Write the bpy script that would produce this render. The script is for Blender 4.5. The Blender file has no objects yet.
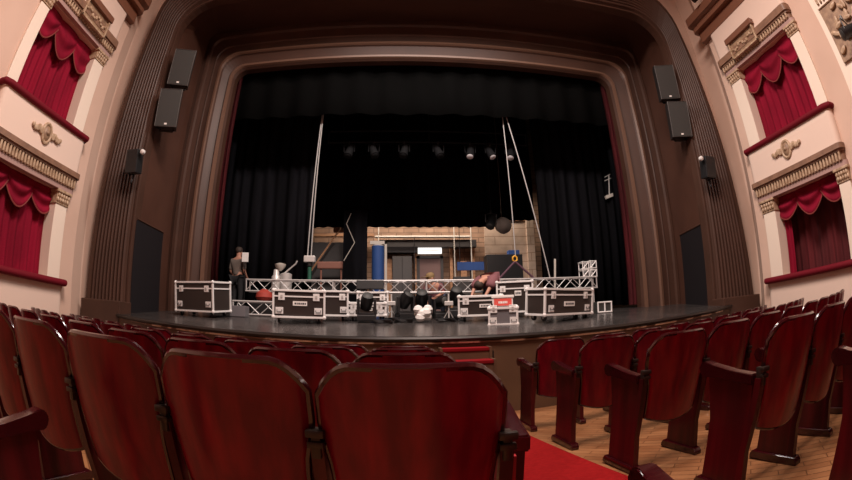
import bpy, bmesh, math, random
from mathutils import Vector, Matrix
random.seed(7)
PI = math.pi
SC = bpy.context.scene
COL = SC.collection

# ------------------------------------------------------------------ camera
cd = bpy.data.cameras.new('camera')
cam = bpy.data.objects.new('camera', cd); COL.objects.link(cam)
SC.camera = cam
cd.type = 'PANO'
cd.sensor_fit = 'HORIZONTAL'
cd.sensor_width = 36.0
cd.clip_start = 0.02
cd.clip_end = 200
PT = cd if hasattr(cd, 'panorama_type') else cd.cycles
PT.panorama_type = 'FISHEYE_EQUISOLID'
PT.fisheye_lens = 433.0 / 852 * 36.0
PT.fisheye_fov = math.radians(200)
YAW, PITCH, ROLL = math.radians(4.0), math.radians(11.2), math.radians(0.9)
Mc = Matrix.Rotation(-YAW, 3, 'Z') @ Matrix.Rotation(PITCH, 3, 'X') @ Matrix.Rotation(ROLL, 3, 'Y')
right = Mc @ Vector((1, 0, 0)); up = Mc @ Vector((0, 0, 1)); fwd = Mc @ Vector((0, 1, 0))
cam.matrix_world = Matrix((( right.x, up.x, -fwd.x, 0), (right.y, up.y, -fwd.y, 0), (right.z, up.z, -fwd.z, 1.0), (0, 0, 0, 1)))

# ------------------------------------------------------------------ world, lights, exposure
w = bpy.data.worlds.new('world'); SC.world = w; w.use_nodes = True
w.node_tree.nodes['Background'].inputs[0].default_value = (1.0, 0.8, 0.7, 1)
w.node_tree.nodes['Background'].inputs[1].default_value = 0.02
SC.view_settings.view_transform = 'Standard'
SC.view_settings.look = 'None'
SC.view_settings.exposure = 0.0
SC.view_settings.gamma = 1.0
SC.view_settings.use_curve_mapping = False
def area(name, loc, target, size, power, color, size_y=None):
    d = bpy.data.lights.new(name, 'AREA'); d.energy = power; d.color = color
    d.shape = 'RECTANGLE'; d.size = size; d.size_y = size_y or size
    o = bpy.data.objects.new(name, d); COL.objects.link(o); o.location = loc
    o.rotation_euler = (Vector(target) - Vector(loc)).to_track_quat('-Z', 'Y').to_euler()
    return o
area('house_light', (0.7, 1.2, 9.9), (0.7, 1.6, 0), 3.0, 1380, (1.0, 0.80, 0.71))
area('stage_work_light', (0.8, 6.3, 7.5), (0.8, 7.9, 1.0), 4.5, 330, (1.0, 0.90, 0.84), 0.5)
area('rear_work_light', (1.0, 14.1, 5.6), (1.0, 14.9, 3.0), 6.5, 215, (1.0, 0.82, 0.68), 0.4)

# ------------------------------------------------------------------ materials
def mat(name, base, rough=0.6, metal=0.0, coat=0.0, noise=None, spec=0.5, emit=None):
    """noise = (second colour, scale xyz, detail, low, high)"""
    m = bpy.data.materials.new(name); m.use_nodes = True
    nt = m.node_tree; b = nt.nodes['Principled BSDF']
    b.inputs['Base Color'].default_value = (*base, 1)
    b.inputs['Roughness'].default_value = rough
    b.inputs['Metallic'].default_value = metal
    b.inputs['Coat Weight'].default_value = coat
    b.inputs['Coat Roughness'].default_value = 0.12
    b.inputs['Specular IOR Level'].default_value = spec
    if emit:
        b.inputs['Emission Color'].default_value = (*emit[0], 1); b.inputs['Emission Strength'].default_value = emit[1]
    if noise:
        c2, sc, det, lo, hi = noise
        tc = nt.nodes.new('ShaderNodeTexCoord'); mp = nt.nodes.new('ShaderNodeMapping'); nz = nt.nodes.new('ShaderNodeTexNoise')
        oi = nt.nodes.new('ShaderNodeObjectInfo'); ad = nt.nodes.new('ShaderNodeVectorMath'); ad.operation = 'ADD'
        ml = nt.nodes.new('ShaderNodeVectorMath'); ml.operation = 'SCALE'; ml.inputs['Scale'].default_value = 30
        cb = nt.nodes.new('ShaderNodeCombineXYZ')
        for k in 'XYZ': nt.links.new(oi.outputs['Random'], cb.inputs[k])
        nt.links.new(cb.outputs[0], ml.inputs[0])
        nt.links.new(tc.outputs['Object'], mp.inputs['Vector']); mp.inputs['Scale'].default_value = sc
        nt.links.new(mp.outputs[0], ad.inputs[0]); nt.links.new(ml.outputs[0], ad.inputs[1])
        nt.links.new(ad.outputs[0], nz.inputs['Vector'])
        nz.inputs['Scale'].default_value = 1.0; nz.inputs['Detail'].default_value = det
        cr = nt.nodes.new('ShaderNodeValToRGB'); nt.links.new(nz.outputs['Fac'], cr.inputs[0])
        cr.color_ramp.elements[0].position = lo; cr.color_ramp.elements[0].color = (*base, 1)
        cr.color_ramp.elements[1].position = hi; cr.color_ramp.elements[1].color = (*c2, 1)
        nt.links.new(cr.outputs[0], b.inputs['Base Color'])
    return m
def brickmat(name, c1, c2, mortar, scale, bw, bh, rot=0, rough=0.5, msize=0.01, axis='XY'):
    m = mat(name, c1, rough); nt = m.node_tree; b = nt.nodes['Principled BSDF']
    tc = nt.nodes.new('ShaderNodeTexCoord'); mp = nt.nodes.new('ShaderNodeMapping'); bt = nt.nodes.new('ShaderNodeTexBrick')
    nt.links.new(tc.outputs['Object'], mp.inputs['Vector'])
    if axis == 'XZ': mp.inputs['Rotation'].default_value = (-PI/2, 0, 0)
    else: mp.inputs['Rotation'].default_value = (0, 0, rot)
    nt.links.new(mp.outputs[0], bt.inputs['Vector'])
    bt.inputs['Color1'].default_value = (*c1, 1); bt.inputs['Color2'].default_value = (*c2, 1); bt.inputs['Mortar'].default_value = (*mortar, 1)
    bt.inputs['Scale'].default_value = scale; bt.inputs['Brick Width'].default_value = bw; bt.inputs['Row Height'].default_value = bh
    bt.inputs['Mortar Size'].default_value = msize
    nz = nt.nodes.new('ShaderNodeTexNoise'); nz.inputs['Scale'].default_value = 3.0; nz.inputs['Detail'].default_value = 5
    nt.links.new(tc.outputs['Object'], nz.inputs['Vector'])
    mx = nt.nodes.new('ShaderNodeMixRGB'); mx.blend_type = 'MULTIPLY'; mx.inputs[0].default_value = 0.6
    cr = nt.nodes.new('ShaderNodeValToRGB'); cr.color_ramp.elements[0].position = .3; cr.color_ramp.elements[0].color = (.5, .5, .5, 1)
    cr.color_ramp.elements[1].position = .7
    nt.links.new(nz.outputs['Fac'], cr.inputs[0]); nt.links.new(bt.outputs['Color'], mx.inputs[1]); nt.links.new(cr.outputs[0], mx.inputs[2])
    nt.links.new(mx.outputs[0], b.inputs['Base Color'])
    return m
PLASTER = mat('plaster', (0.69, 0.495, 0.395), 0.75, noise=((0.63, 0.445, 0.35), (.8, .8, .8), 3, .35, .65))
PLASTERL = mat('light_plaster', (0.80, 0.63, 0.53), 0.7)
WHITEP = mat('pale_pilaster', (0.88, 0.76, 0.64), 0.6)
GILT = mat('old_gilt', (0.36, 0.235, 0.145), 0.5, noise=((0.22, 0.13, 0.08), (9, 9, 9), 3, .4, .65))
GILTB = mat('brown_cornice', (0.27, 0.15, 0.095), 0.5, noise=((0.20, 0.11, 0.07), (6, 6, 6), 3, .4, .65))
GILTL = mat('pale_gilt', (0.55, 0.40, 0.27), 0.5, noise=((0.34, 0.22, 0.13), (14, 14, 14), 3, .4, .65))
LINTEL = mat('mauve_stone', (0.42, 0.27, 0.24), 0.6)
LEDGE = mat('brown_ledge', (0.20, 0.085, 0.05), 0.45)
VELVET = mat('red_velvet', (0.25, 0.003, 0.024), 0.85, spec=0.2, noise=((0.18, 0.002, 0.017), (3, 3, .6), 2, .4, .6))
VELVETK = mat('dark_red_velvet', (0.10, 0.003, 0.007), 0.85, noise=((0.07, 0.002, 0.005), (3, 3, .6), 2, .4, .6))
VELVETD = mat('red_velvet_rail', (0.15, 0.005, 0.014), 0.75, spec=0.2)
FRINGE = mat('fringe', (0.22, 0.035, 0.03), 0.8)
FRAME = mat('brown_frame', (0.068, 0.030, 0.019), 0.5, noise=((0.054, 0.024, 0.015), (1.5, 1.5, 1.5), 4, .35, .65))
FRAMEB = mat('bronze_bead', (0.135, 0.070, 0.045), 0.45)
FRAMED = mat('brown_reveal', (0.085, 0.036, 0.023), 0.5, noise=((0.068, 0.028, 0.018), (1.2, 1.2, 1.2), 4, .35, .65))
NICHE = mat('niche_dark', (0.014, 0.012, 0.014), 0.7, spec=0.2)
BLACKV = mat('black_velour', (0.0050, 0.0050, 0.0062), 0.95, spec=0.05, noise=((0.009, 0.009, 0.0115), (4, 4, .3), 2, .4, .6))
BLACKG = mat('lit_black_velour', (0.0105, 0.0105, 0.0125), 0.95, spec=0.05, noise=((0.017, 0.017, 0.021), (4, 4, .3), 2, .4, .6))  # lighter copy of the black velour, dim stage light put into its colour
BLACKW = mat('black_wall', (0.006, 0.006, 0.006), 0.95, spec=0.1)
DIMK = mat('matt_black', (0.008, 0.008, 0.009), 0.8, spec=0.15)
BLACKP = mat('black_plastic', (0.012, 0.012, 0.013), 0.45)
BLACKM = mat('black_metal', (0.02, 0.02, 0.022), 0.35, 0.3)
GREYM = mat('dark_grey_grille', (0.036, 0.036, 0.034), 0.6)
RIMG = mat('grey_rim', (0.10, 0.09, 0.085), 0.5)
STAGE = mat('stage_floor', (0.052, 0.046, 0.044), 0.24, noise=((0.030, 0.026, 0.025), (1.6, 1.6, 1.6), 5, .35, .65))
STAGEF = mat('stage_front', (0.11, 0.054, 0.027), 0.5, noise=((0.08, 0.039, 0.02), (2, 2, 2), 4, .35, .65))
NOSE = mat('stage_nosing', (0.012, 0.009, 0.008), 0.35)
TAPE = mat('edge_strip', (0.75, 0.62, 0.5), 0.4, noise=((0.16, 0.09, 0.06), (4, 4, 4), 3, .47, .56))
SEATW = mat('mahogany', (0.115, 0.0016, 0.0125), 0.32, coat=0.08, spec=0.28, noise=((0.25, 0.006, 0.020), (17, 17, 1.1), 4, .38, .74))
SEATD = mat('dark_mahogany', (0.034, 0.0012, 0.0032), 0.34, coat=0.1, spec=0.3, noise=((0.075, 0.0026, 0.006), (14, 14, 1.0), 4, .38, .7))
TRIM = mat('polished_edge', (0.028, 0.002, 0.0035), 0.16, coat=0.6)
SEATV = mat('seat_velvet', (0.30, 0.008, 0.014), 0.85)
BRACK = mat('bracket_metal', (0.035, 0.026, 0.022), 0.28, 0.4)
CARPET = mat('red_carpet', (0.40, 0.015, 0.016), 0.95, spec=0.1, noise=((0.31, 0.010, 0.012), (30, 30, 30), 4, .3, .7))
STEPC = mat('step_carpet', (0.16, 0.005, 0.008), 0.95, spec=0.1)
PARQ = brickmat('parquet', (0.36, 0.17, 0.075), (0.27, 0.115, 0.048), (0.12, 0.05, 0.02), 1.0, 0.36, 0.075, PI/4, 0.35, 0.004)
CASE = mat('case_laminate', (0.032, 0.023, 0.020), 0.45)
CASEG = mat('case_grey', (0.16, 0.15, 0.16), 0.45)
ALU = mat('aluminium', (0.86, 0.85, 0.84), 0.4, 0.1)
TRUSSM = mat('truss_aluminium', (0.56, 0.54, 0.53), 0.4, 0.2)
STEEL = mat('steel', (0.62, 0.60, 0.58), 0.4, 0.3)
PAPER = mat('white_label', (0.85, 0.83, 0.80), 0.6)
INK = mat('label_ink', (0.05, 0.05, 0.06), 0.6)
REDL = mat('red_label', (0.75, 0.10, 0.08), 0.6)
BLUE = mat('blue_fabric', (0.022, 0.075, 0.26), 0.7, noise=((0.028, 0.09, 0.31), (3, 3, .5), 3, .4, .6))
WOODP = brickmat('pale_planks', (0.62, 0.47, 0.36), (0.54, 0.39, 0.29), (0.34, 0.22, 0.15), 1.0, 1.3, 0.30, rough=0.7, msize=0.012, axis='XZ')
BACKB = brickmat('back_brick', (0.40, 0.25, 0.165), (0.27, 0.16, 0.10), (0.17, 0.105, 0.07), 1.0, 0.55, 0.18, rough=0.8, msize=0.015, axis='XZ')
WOODO = mat('raw_wood', (0.48, 0.26, 0.14), 0.7, noise=((0.34, 0.17, 0.09), (3, 3, 14), 4, .35, .65))
DOORM = mat('door_mauve', (0.17, 0.098, 0.092), 0.6)
DOORD = mat('door_dark', (0.045, 0.040, 0.040), 0.6)
SIGN = mat('lit_sign', (0.9, 0.9, 0.88), 0.5, emit=((1, 0.95, 0.9), 1.3))
ROPE = mat('rope', (0.62, 0.58, 0.52), 0.6)
CABLE = mat('cable_grey', (0.42, 0.41, 0.40), 0.5)
YEL = mat('yellow_hook', (0.75, 0.38, 0.03), 0.5)
SLING = mat('sling_purple', (0.10, 0.045, 0.07), 0.8)
GREEN = mat('green_sling', (0.010, 0.09, 0.055), 0.7)
SKIN = mat('skin', (0.52, 0.26, 0.18), 0.6)
HAIR = mat('hair_dark', (0.04, 0.025, 0.018), 0.7)
CLOTHR = mat('maroon_shirt', (0.20, 0.075, 0.085), 0.85)
CLOTHK = mat('black_cloth', (0.015, 0.015, 0.017), 0.85)
CLOTHG = mat('grey_brown_shirt', (0.17, 0.135, 0.115), 0.85)
JEANS = mat('jeans', (0.055, 0.07, 0.12), 0.85)
CAPM = mat('olive_cap', (0.24, 0.16, 0.07), 0.8)
LENS = mat('glint_lens', (0.75, 0.75, 0.78), 0.1, 0.0, 0.6)  # pale opaque colour paints the glint on the lantern lenses
WHITEC = mat('white_cloth', (0.72, 0.70, 0.68), 0.8)
REDB = mat('red_strap', (0.36, 0.045, 0.03), 0.7)

# ------------------------------------------------------------------ helpers
class MB:
    def __init__(s): s.b = bmesh.new()
    def box(s, lo, hi, bev=0.0, rot=None, off=None):
        t = bmesh.new(); bmesh.ops.create_cube(t, size=1)
        lo = Vector(lo); hi = Vector(hi)
        for v in t.verts: v.co = Vector([(lo[i] + hi[i]) / 2 + v.co[i] * (hi[i] - lo[i]) for i in range(3)])
        if bev: bmesh.ops.bevel(t, geom=t.edges[:], offset=bev, segments=2, affect='EDGES', profile=.6)
        return s._add(t, rot, off)
    def _add(s, t, rot=None, off=None):
        if rot is not None: bmesh.ops.transform(t, matrix=rot.to_4x4(), verts=t.verts)
        if off is not None: bmesh.ops.translate(t, vec=Vector(off), verts=t.verts)
        me = bpy.data.meshes.new('tmp'); t.to_mesh(me); t.free(); s.b.from_mesh(me); bpy.data.meshes.remove(me); return s
    def tube(s, pts, r, n=8, closed=False, caps=True):
        pts = [Vector(p) for p in pts]; N = len(pts); rings = []
        rr = r if isinstance(r, (list, tuple)) else [r] * N
        prev = None
        for i, p in enumerate(pts):
            a = pts[(i - 1) % N] if (closed or i > 0) else p
            b = pts[(i + 1) % N] if (closed or i < N - 1) else p
            d = (b - a).normalized()
            if prev is None:
                u = d.orthogonal().normalized()
            else:
                u = (prev - d * prev.dot(d))
                u = u.normalized() if u.length > 1e-6 else d.orthogonal().normalized()
            prev = u; v = d.cross(u)
            rings.append([s.b.verts.new(p + (u * math.cos(2*PI*k/n) + v * math.sin(2*PI*k/n)) * rr[i]) for k in range(n)])
        for i in range(N if closed else N - 1):
            A = rings[i]; B = rings[(i + 1) % N]
            for k in range(n): s.b.faces.new((A[k], A[(k+1) % n], B[(k+1) % n], B[k]))
        if caps and not closed:
            s.b.faces.new(rings[0][::-1]); s.b.faces.new(rings[-1])
        return s
    def grid(s, f, nu, nv, closed_u=False):
        V = [[s.b.verts.new(f(i / nu, j / nv)) for j in range(nv + 1)] for i in range(nu + (0 if closed_u else 1))]
        L = len(V)
        for i in range(nu):
            A = V[i]; B = V[(i + 1) % L]
            for j in range(nv): s.b.faces.new((A[j], B[j], B[j+1], A[j+1]))
        return s
    def lathe(s, prof, n=16, axis=Matrix.Identity(3), off=(0, 0, 0)):
        t = bmesh.new(); rings = []
        for r, z in prof: rings.append([t.verts.new((r * math.cos(2*PI*k/n), r * math.sin(2*PI*k/n), z)) for k in range(n)])
        for A, B in zip(rings, rings[1:]):
            for k in range(n): t.faces.new((A[k], A[(k+1) % n], B[(k+1) % n], B[k]))
        t.faces.new(rings[0][::-1]); t.faces.new(rings[-1])
        return s._add(t, axis, off)
    def prism(s, poly, h0, h1, plane='XZ'):
        def P(a, b, h): return {'XZ': (a, h, b), 'XY': (a, b, h), 'YZ': (h, a, b)}[plane]
        A = [s.b.verts.new(P(a, b, h0)) for a, b in poly]; B = [s.b.verts.new(P(a, b, h1)) for a, b in poly]
        n = len(poly)
        s.b.faces.new(A); s.b.faces.new(B[::-1])
        for k in range(n): s.b.faces.new((A[k], B[k], B[(k+1) % n], A[(k+1) % n]))
        return s
    def build(s, name, m, parent=None, smooth=False, solid=0.0, sharp=0.7):
        if solid:
            r = bmesh.ops.solidify(s.b, geom=s.b.faces[:], thickness=solid)
        bmesh.ops.recalc_face_normals(s.b, faces=s.b.faces[:])
        me = bpy.data.meshes.new(name); s.b.to_mesh(me); s.b.free()
        me.materials.append(m)
        if smooth:
            for p in me.polygons: p.use_smooth = True
            try: me.set_sharp_from_angle(angle=sharp)
            except Exception: pass
        o = bpy.data.objects.new(name, me); COL.objects.link(o)
        if parent: o.parent = parent
        return o
def tag(o, label=None, cat=None, group=None, kind=None):
    if label: o['label'] = label
    if cat: o['category'] = cat
    if group: o['group'] = group
    if kind: o['kind'] = kind
    return o
def empty(name, loc, label=None, cat=None, group=None, rz=0.0):
    o = bpy.data.objects.new(name, None); COL.objects.link(o); o.location = loc; o.rotation_euler = (0, 0, rz); o.empty_display_size = .1
    return tag(o, label, cat, group)
def struct(mb, name, m, smooth=False, **k): return tag(mb.build(name, m, None, smooth, **k), kind='structure')
def copy_tree(o, parent=None):
    c = o.copy(); COL.objects.link(c)
    if parent is not None: c.parent = parent
    for ch in list(o.children): copy_tree(ch, c)
    return c
ORD = ['first', 'second', 'third', 'fourth', 'fifth', 'sixth', 'seventh', 'eighth', 'ninth', 'tenth', 'eleventh', 'twelfth', 'thirteenth', 'fourteenth', 'fifteenth', 'sixteenth']

# ------------------------------------------------------------------ room shell
def floor_z(y, x=0.8): return -0.03 * (y - 1.0) + 0.024 * max(0, abs(x - 0.8) - 0.9)
CX = 0.75                                   # axis of the house
def stage_z(y): return 0.845 + 0.078 * (y - 5.12) if y < 9 else 1.148 + 0.03 * (y - 9)
XL, XR, FY, OY = -6.17, 7.43, 6.9, 8.9       # side walls, frame plane, opening plane
K = 1.0615
def zk(z): return 1 + (z - 1) * K
# auditorium floor
b = MB(); b.grid(lambda u, v: (-7 + 15.6*u, -5 + 12.2*v, floor_z(-5 + 12.2*v, -7 + 15.6*u)), 156, 6); struct(b, 'floor', PARQ)
# aisle carpet
b = MB()
def carp(u, v):
    y = -2.0 + 6.75 * v
    x0 = 0.36; x1 = 1.15 + (4.0 - y) * 0.13
    return (x0 + (x1 - x0) * u, y, floor_z(y) + 0.012)
b.grid(carp, 2, 14); o = b.build('aisle_carpet', CARPET, solid=0.01)
tag(o, 'bright red carpet running down the centre aisle towards the stage', 'carpet')
# ceiling, back wall
b = MB(); b.box((-7, -5.2, 10.3), (8.3, 7.4, 10.5)); struct(b, 'ceiling', PLASTER)
b = MB(); b.box((-7, -5.2, -.2), (8.3, -5.0, 10.4)); struct(b, 'wall_back', mat('rear_boxes_red', (0.10, 0.02, 0.02), 0.8))

SIDES = [('left', XL, -1), ('right', XR, 1)]
def side(X, s, d, y, z): return (X - s * d, y, z)    # d = distance inwards from the wall face
def sbox(b, X, s, d0, d1, y0, y1, z0, z1, bev=0):
    xs = sorted((X - s * d0, X - s * d1)); b.box((xs[0], y0, z0), (xs[1], y1, z1), bev)
tn = 0
for nm, X, s in SIDES:
    K = 1.0615 if s > 0 else 1.035
    zk = (lambda z: 1 + (z - 1) * 1.0615) if s > 0 else (lambda z: 1.07 + (z - 1) * 1.055)
    Y0b, Y1b = 3.28 * K, 5.74 * K               # one box bay
    OA, OB = 3.56 * K, 5.34 * K                 # opening between pilasters
    b = MB()
    zs = [(-.3, zk(1.30)), (zk(2.86), zk(3.9)), (zk(5.66), 10.4)]
    for z0, z1 in zs: sbox(b, X, s, -.35, 0, OA, OB, z0, z1)
    sbox(b, X, s, -.35, 0, -5.1, OA, -.3, 10.4); sbox(b, X, s, -.35, 0, OB, 6.30, -.3, 10.4)
    far = 7.88 if s > 0 else -6.36
    b.prism([(X, 6.30), (far, 6.78), (far, 7.52), (far + s * .3, 7.52), (far + s * .3, 6.30)], -.3, 10.4, 'XY')
    struct(b, 'wall_' + nm, PLASTER)
    # recess behind the curtains
    b = MB(); sbox(b, X, s, -.75, -.70, OA - .2, OB + .2, 0.9, 6.3); struct(b, 'wall_%s_recess' % nm, VELVETD)
    # plaster bands of the boxes (rounded ends)
    def band(z0, z1, d, yy0=Y0b, yy1=Y1b, r=.12):
        pts = []
        for k in range(7):
            a = PI / 2 * k / 6; pts.append((yy0 + r - r * math.cos(a), d - r + r * math.sin(a) if d > r else d * math.sin(a)))
        for k in range(7):
            a = PI / 2 * (1 - k / 6); pts.append((yy1 - r + r * math.cos(a), d - r + r * math.sin(a) if d > r else d * math.sin(a)))
        poly = [(yy0, -.02)] + pts + [(yy1, -.02)]
        return poly
    def addband(b, z0, z1, d, **k):
        poly = band(z0, z1, d, **k)
        A = [b.b.verts.new(side(X, s, dd, y, z0)) for y, dd in poly]; B = [b.b.verts.new(side(X, s, dd, y, z1)) for y, dd in poly]
        n = len(poly); b.b.faces.new(A); b.b.faces.new(B)
        for k2 in range(n): b.b.faces.new((A[k2], A[(k2+1) % n], B[(k2+1) % n], B[k2]))
    b = MB(); addband(b, -.2, zk(1.27), .10); addband(b, zk(3.22), zk(3.85), .16); addband(b, zk(6.06), zk(6.8), .14)
    tn += 1; struct(b, 'trim_%d' % tn, PLASTERL, True)
    # pilasters
    b = MB()
    for z0, z1 in ((zk(1.38), zk(2.62)), (zk(3.98), zk(5.46))):
        for y0, y1 in ((OB - .02, 5.66 * K), (Y0b + .02, OA + .02)): sbox(b, X, s, -.3, .05, y0, y1, z0, z1, .012)
    tn += 1; struct(b, 'trim_%d' % tn, WHITEP)
    # capitals: little leaf rows
    b = MB()
    for z0, z1 in ((zk(2.62), zk(2.86)), (zk(5.46), zk(5.68))):
        for y0, y1 in ((OB - .04, 5.68 * K), (Y0b, OA + .04)):
            sbox(b, X, s, -.3, .07, y0, y1, z0, z1 - .05); sbox(b, X, s, -.3, .11, y0 - .03, y1 + .03, z1 - .05, z1, .01)
            n = 5
            for q in range(n):
                for rr in range(2):
                    yc = y0 + (y1 - y0) * (q + .5 + .25 * rr) / (n + .3); zc = z0 + .05 + .08 * rr
                    b.lathe([(.004, 0), (.03, .02), (.036, .05), (.02, .085), (.004, .10)], 6, Matrix.Identity(3), side(X, s, .075, yc, zc - .03))
    tn += 1; struct(b, 'trim_%d' % tn, GILTL, True)
    # lintel under the cornice, dentil bands
    b = MB()
    for z0, z1 in ((zk(2.86), zk(2.95)), (zk(5.68), zk(5.76))): addband(b, z0, z1, .10, yy0=Y0b - .02, yy1=Y1b + .03)
    tn += 1; struct(b, 'trim_%d' % tn, LINTEL)
    b = MB()
    for z0, z1 in ((zk(2.94), zk(3.16)), (zk(5.76), zk(5.94))): addband(b, z0, z1, .11, yy0=Y0b, yy1=Y1b + .02)
    for z0, z1, d in ((zk(3.14), zk(3.23), .20), (zk(5.92), zk(6.07), .20)):
        addband(b, z0, z1, d, yy0=Y0b - .04, yy1=Y1b + .06); addband(b, z0 - .04, z0 + .02, d - .04, yy0=Y0b - .02, yy1=Y1b + .04)
    tn += 1; struct(b, 'trim_%d' % tn, GILTB)
    b = MB()
    for z0, z1 in ((zk(2.955), zk(3.125)), (zk(5.775), zk(5.92))):
        n = 30
        for q in range(n):
            yc = Y0b + .05 + (Y1b - Y0b - .08) * (q + .5) / n
            sbox(b, X, s, .08, .15, yc - .024, yc + .024, z0, z1, .01)
    tn += 1; struct(b, 'trim_%d' % tn, GILTL)
    # gallery ledge
    b = MB(); addband(b, zk(6.80), zk(7.06), .16, yy0=-3, yy1=6.06 * K, r=.08); addband(b, zk(7.06), zk(7.16), .30, yy0=-3, yy1=6.1 * K, r=.1)
    tn += 1; struct(b, 'trim_%d' % tn, LEDGE)
    b = MB(); addband(b, zk(7.16), zk(7.34), .12, yy0=-3, yy1=6.05 * K, r=.08)
    tn += 1; struct(b, 'trim_%d' % tn, PLASTER)
    b = MB(); addband(b, zk(7.34), zk(7.55), .30, yy0=-3, yy1=6.25 * K, r=.12)
    tn += 1; struct(b, 'trim_%d' % tn, LEDGE)
    # things on the wall ------------------------------------------------
    for lev, (zr, zt, zb, zsw, depth) in enumerate(((zk(1.27), zk(2.88), zk(1.30), zk(2.34), 0.0), (zk(3.85), zk(5.70), zk(3.9), zk(4.98), 0.0))):
        lv = ('lower', 'upper')[lev]
        b = MB(); yy0, yy1 = Y0b - .03, Y1b + .02
        pts = [(side(X, s, -.02, yy0, 0)), side(X, s, .13, yy0 + .02, 0), side(X, s, .18, yy0 + .15, 0)] + [side(X, s, .18, yy0 + .15 + (yy1 - yy0 - .2) * q / 8, 0) for q in range(1, 9)] + [side(X, s, .06, yy1, 0)]
        b.tube([(p[0], p[1], zr + .055) for p in pts], .062, 10)
        o = b.build('padded_rail', VELVETD, None, True)
        tag(o, 'dark red padded rail along the %s box on the %s wall' % (lv, nm), 'rail')
        # main curtain
        b = MB()
        ya, yb = OA - .12, OB + .12
        nf = 11
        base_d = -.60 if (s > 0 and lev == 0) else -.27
        def cur(u, v, ya=ya, yb=yb, zb=zb, zt=zt):
            y = ya + (yb - ya) * u
            dd = base_d + .035 * math.sin(u * nf * 2 * PI + .6 * math.sin(5 * u)) * (.5 + .5 * (1 - v)) + .012 * math.sin(u * 37)
            return side(X, s, dd, y, zb + (zt - zb) * v)
        b.grid(cur, 132, 6)
        cu = empty('box_curtain', (0, 0, 0), 'red velvet curtain with swagged pelmet closing the %s box, %s wall' % (lv, nm), 'curtain')
        b.build('drape', VELVETK if (s > 0 and lev == 0) else VELVET, cu, True, sharp=3)  # right lower box: recess shade put into the drape by a darker velvet
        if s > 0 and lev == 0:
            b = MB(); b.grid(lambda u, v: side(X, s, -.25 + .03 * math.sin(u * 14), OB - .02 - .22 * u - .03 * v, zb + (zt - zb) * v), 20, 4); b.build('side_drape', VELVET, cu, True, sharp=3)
        # swags
        swn = 3
        fr = []
        for q in range(swn):
            y1_ = ya + (yb - ya) * q / swn - .03; y2_ = ya + (yb - ya) * (q + 1) / swn + .03
            sag = (zt - zsw) * (1.0 if q == 1 else .9)
            b = MB()
            def sw(u, v):
                e = (2 * u - 1)
                zed = zt - sag * (.42 + .58 * (1 - abs(e) ** 1.9)) * v ** 1.05
                dd = -.14 + (.085 * math.sin(PI * u) * math.sin(PI * min(1, v * .9)) + .034 * math.sin(v * 4.5 * PI + .6) * math.sin(PI * u) ** .7) - .015 * q
                return side(X, s, dd, y1_ + (y2_ - y1_) * u, zed)
            b.grid(sw, 18, 24); o = b.build('swag', VELVET, cu, True, sharp=3)
            b = MB(); b.tube([sw(k / 18, 1.0) for k in range(19)], .016, 6); b.build('fringe', FRINGE, o, True)
    # medallion on upper parapet
    yc, zc = 4.58 * K, zk(3.56)
    md = empty('medallion', side(X, s, .16, yc, zc), 'gilt oval medallion with leaf wings on the upper box parapet, %s wall' % nm, 'ornament')
    ax = Matrix(((0, 0, -s), (1, 0, 0), (0, 1, 0)))   # local z -> inwards
    b = MB()
    def ell(u, v, R=.14, r=.034):
        a = 2 * PI * u; c = 2 * PI * v
        return ax @ Vector(((R * .85 + r * math.cos(c)) * math.cos(a), (R * 1.2 + r * math.cos(c)) * math.sin(a), r * math.sin(c) + .01))
    b.grid(lambda u, v: ell(u, v), 28, 8); b.build('oval_frame', GILTL, md, True)
    b = MB(); b.lathe([(.125, 0), (.105, .03), (.06, .05), (.012, .06)], 16, ax @ Matrix.Diagonal((.85, 1.25, 1))); b.lathe([(.03, .03), (.045, .06), (.02, .085), (.004, .09)], 10, ax); b.build('boss', GILT, md, True)
    for q in (-1, 1):
        b = MB()
        for k in range(5):
            t = ax @ Matrix.Rotation(q * (-.5 + .25 * k), 3, 'Z')
            b.lathe([(.008, 0), (.062 - .006*k, .018), (.05 - .005*k, .05), (.008, .06)], 10, ax @ Matrix.Diagonal((1.1, 1.2, 1)), ax @ Vector((q * (.17 + .058 * k), .02 * math.sin(k * 1.7), 0)))
        b.build('leaf_wing', GILTL, md, True)
    # crest panel over the upper cornice
    yc0, yc1, z0, z1 = 4.3 * K, 5.2 * K, zk(5.80), zk(6.32)
    cp = empty('crest_panel', side(X, s, .14, (yc0 + yc1) / 2, z0), 'brown framed relief panel over the upper box cornice, %s wall' % nm, 'ornament')
    def rel(fn, name, m, sm=False):
        b = MB(); fn(b); o = b.build(name, m, None, sm); o.parent = cp; o.matrix_parent_inverse = Matrix.Translation(cp.location).inverted(); return o
    rel(lambda b: sbox(b, X, s, .0, .19, yc0, yc1, z0, z1 - .1), 'back_plate', GILT)
    rel(lambda b: sbox(b, X, s, .0, .27, yc0 - .04, yc1 + .04, z1 - .14, z1, .012), 'top_moulding', LEDGE)
    def fr_(b):
        sbox(b, X, s, .18, .24, yc0, yc1, z0, z0 + .045, .01); sbox(b, X, s, .18, .24, yc0, yc0 + .045, z0, z1 - .14, .01); sbox(b, X, s, .18, .24, yc1 - .045, yc1, z0, z1 - .14, .01)
    rel(fr_, 'frame', GILTL)
    def lv_(b):
        for k in range(11):
            t = k / 10; y = yc0 + .1 + (yc1 - yc0 - .2) * t; z = (z0 + z1 - .1) / 2 + .05 * math.sin(t * 4 * PI)
            b.lathe([(.006, 0), (.04, .015), (.03, .04), (.006, .05)], 8, ax @ Matrix.Diagonal((1, .8 + .5 * (k % 2), 1)), side(X, s, .19, y, z))
    rel(lv_, 'relief_leaves', GILTL, True)

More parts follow.
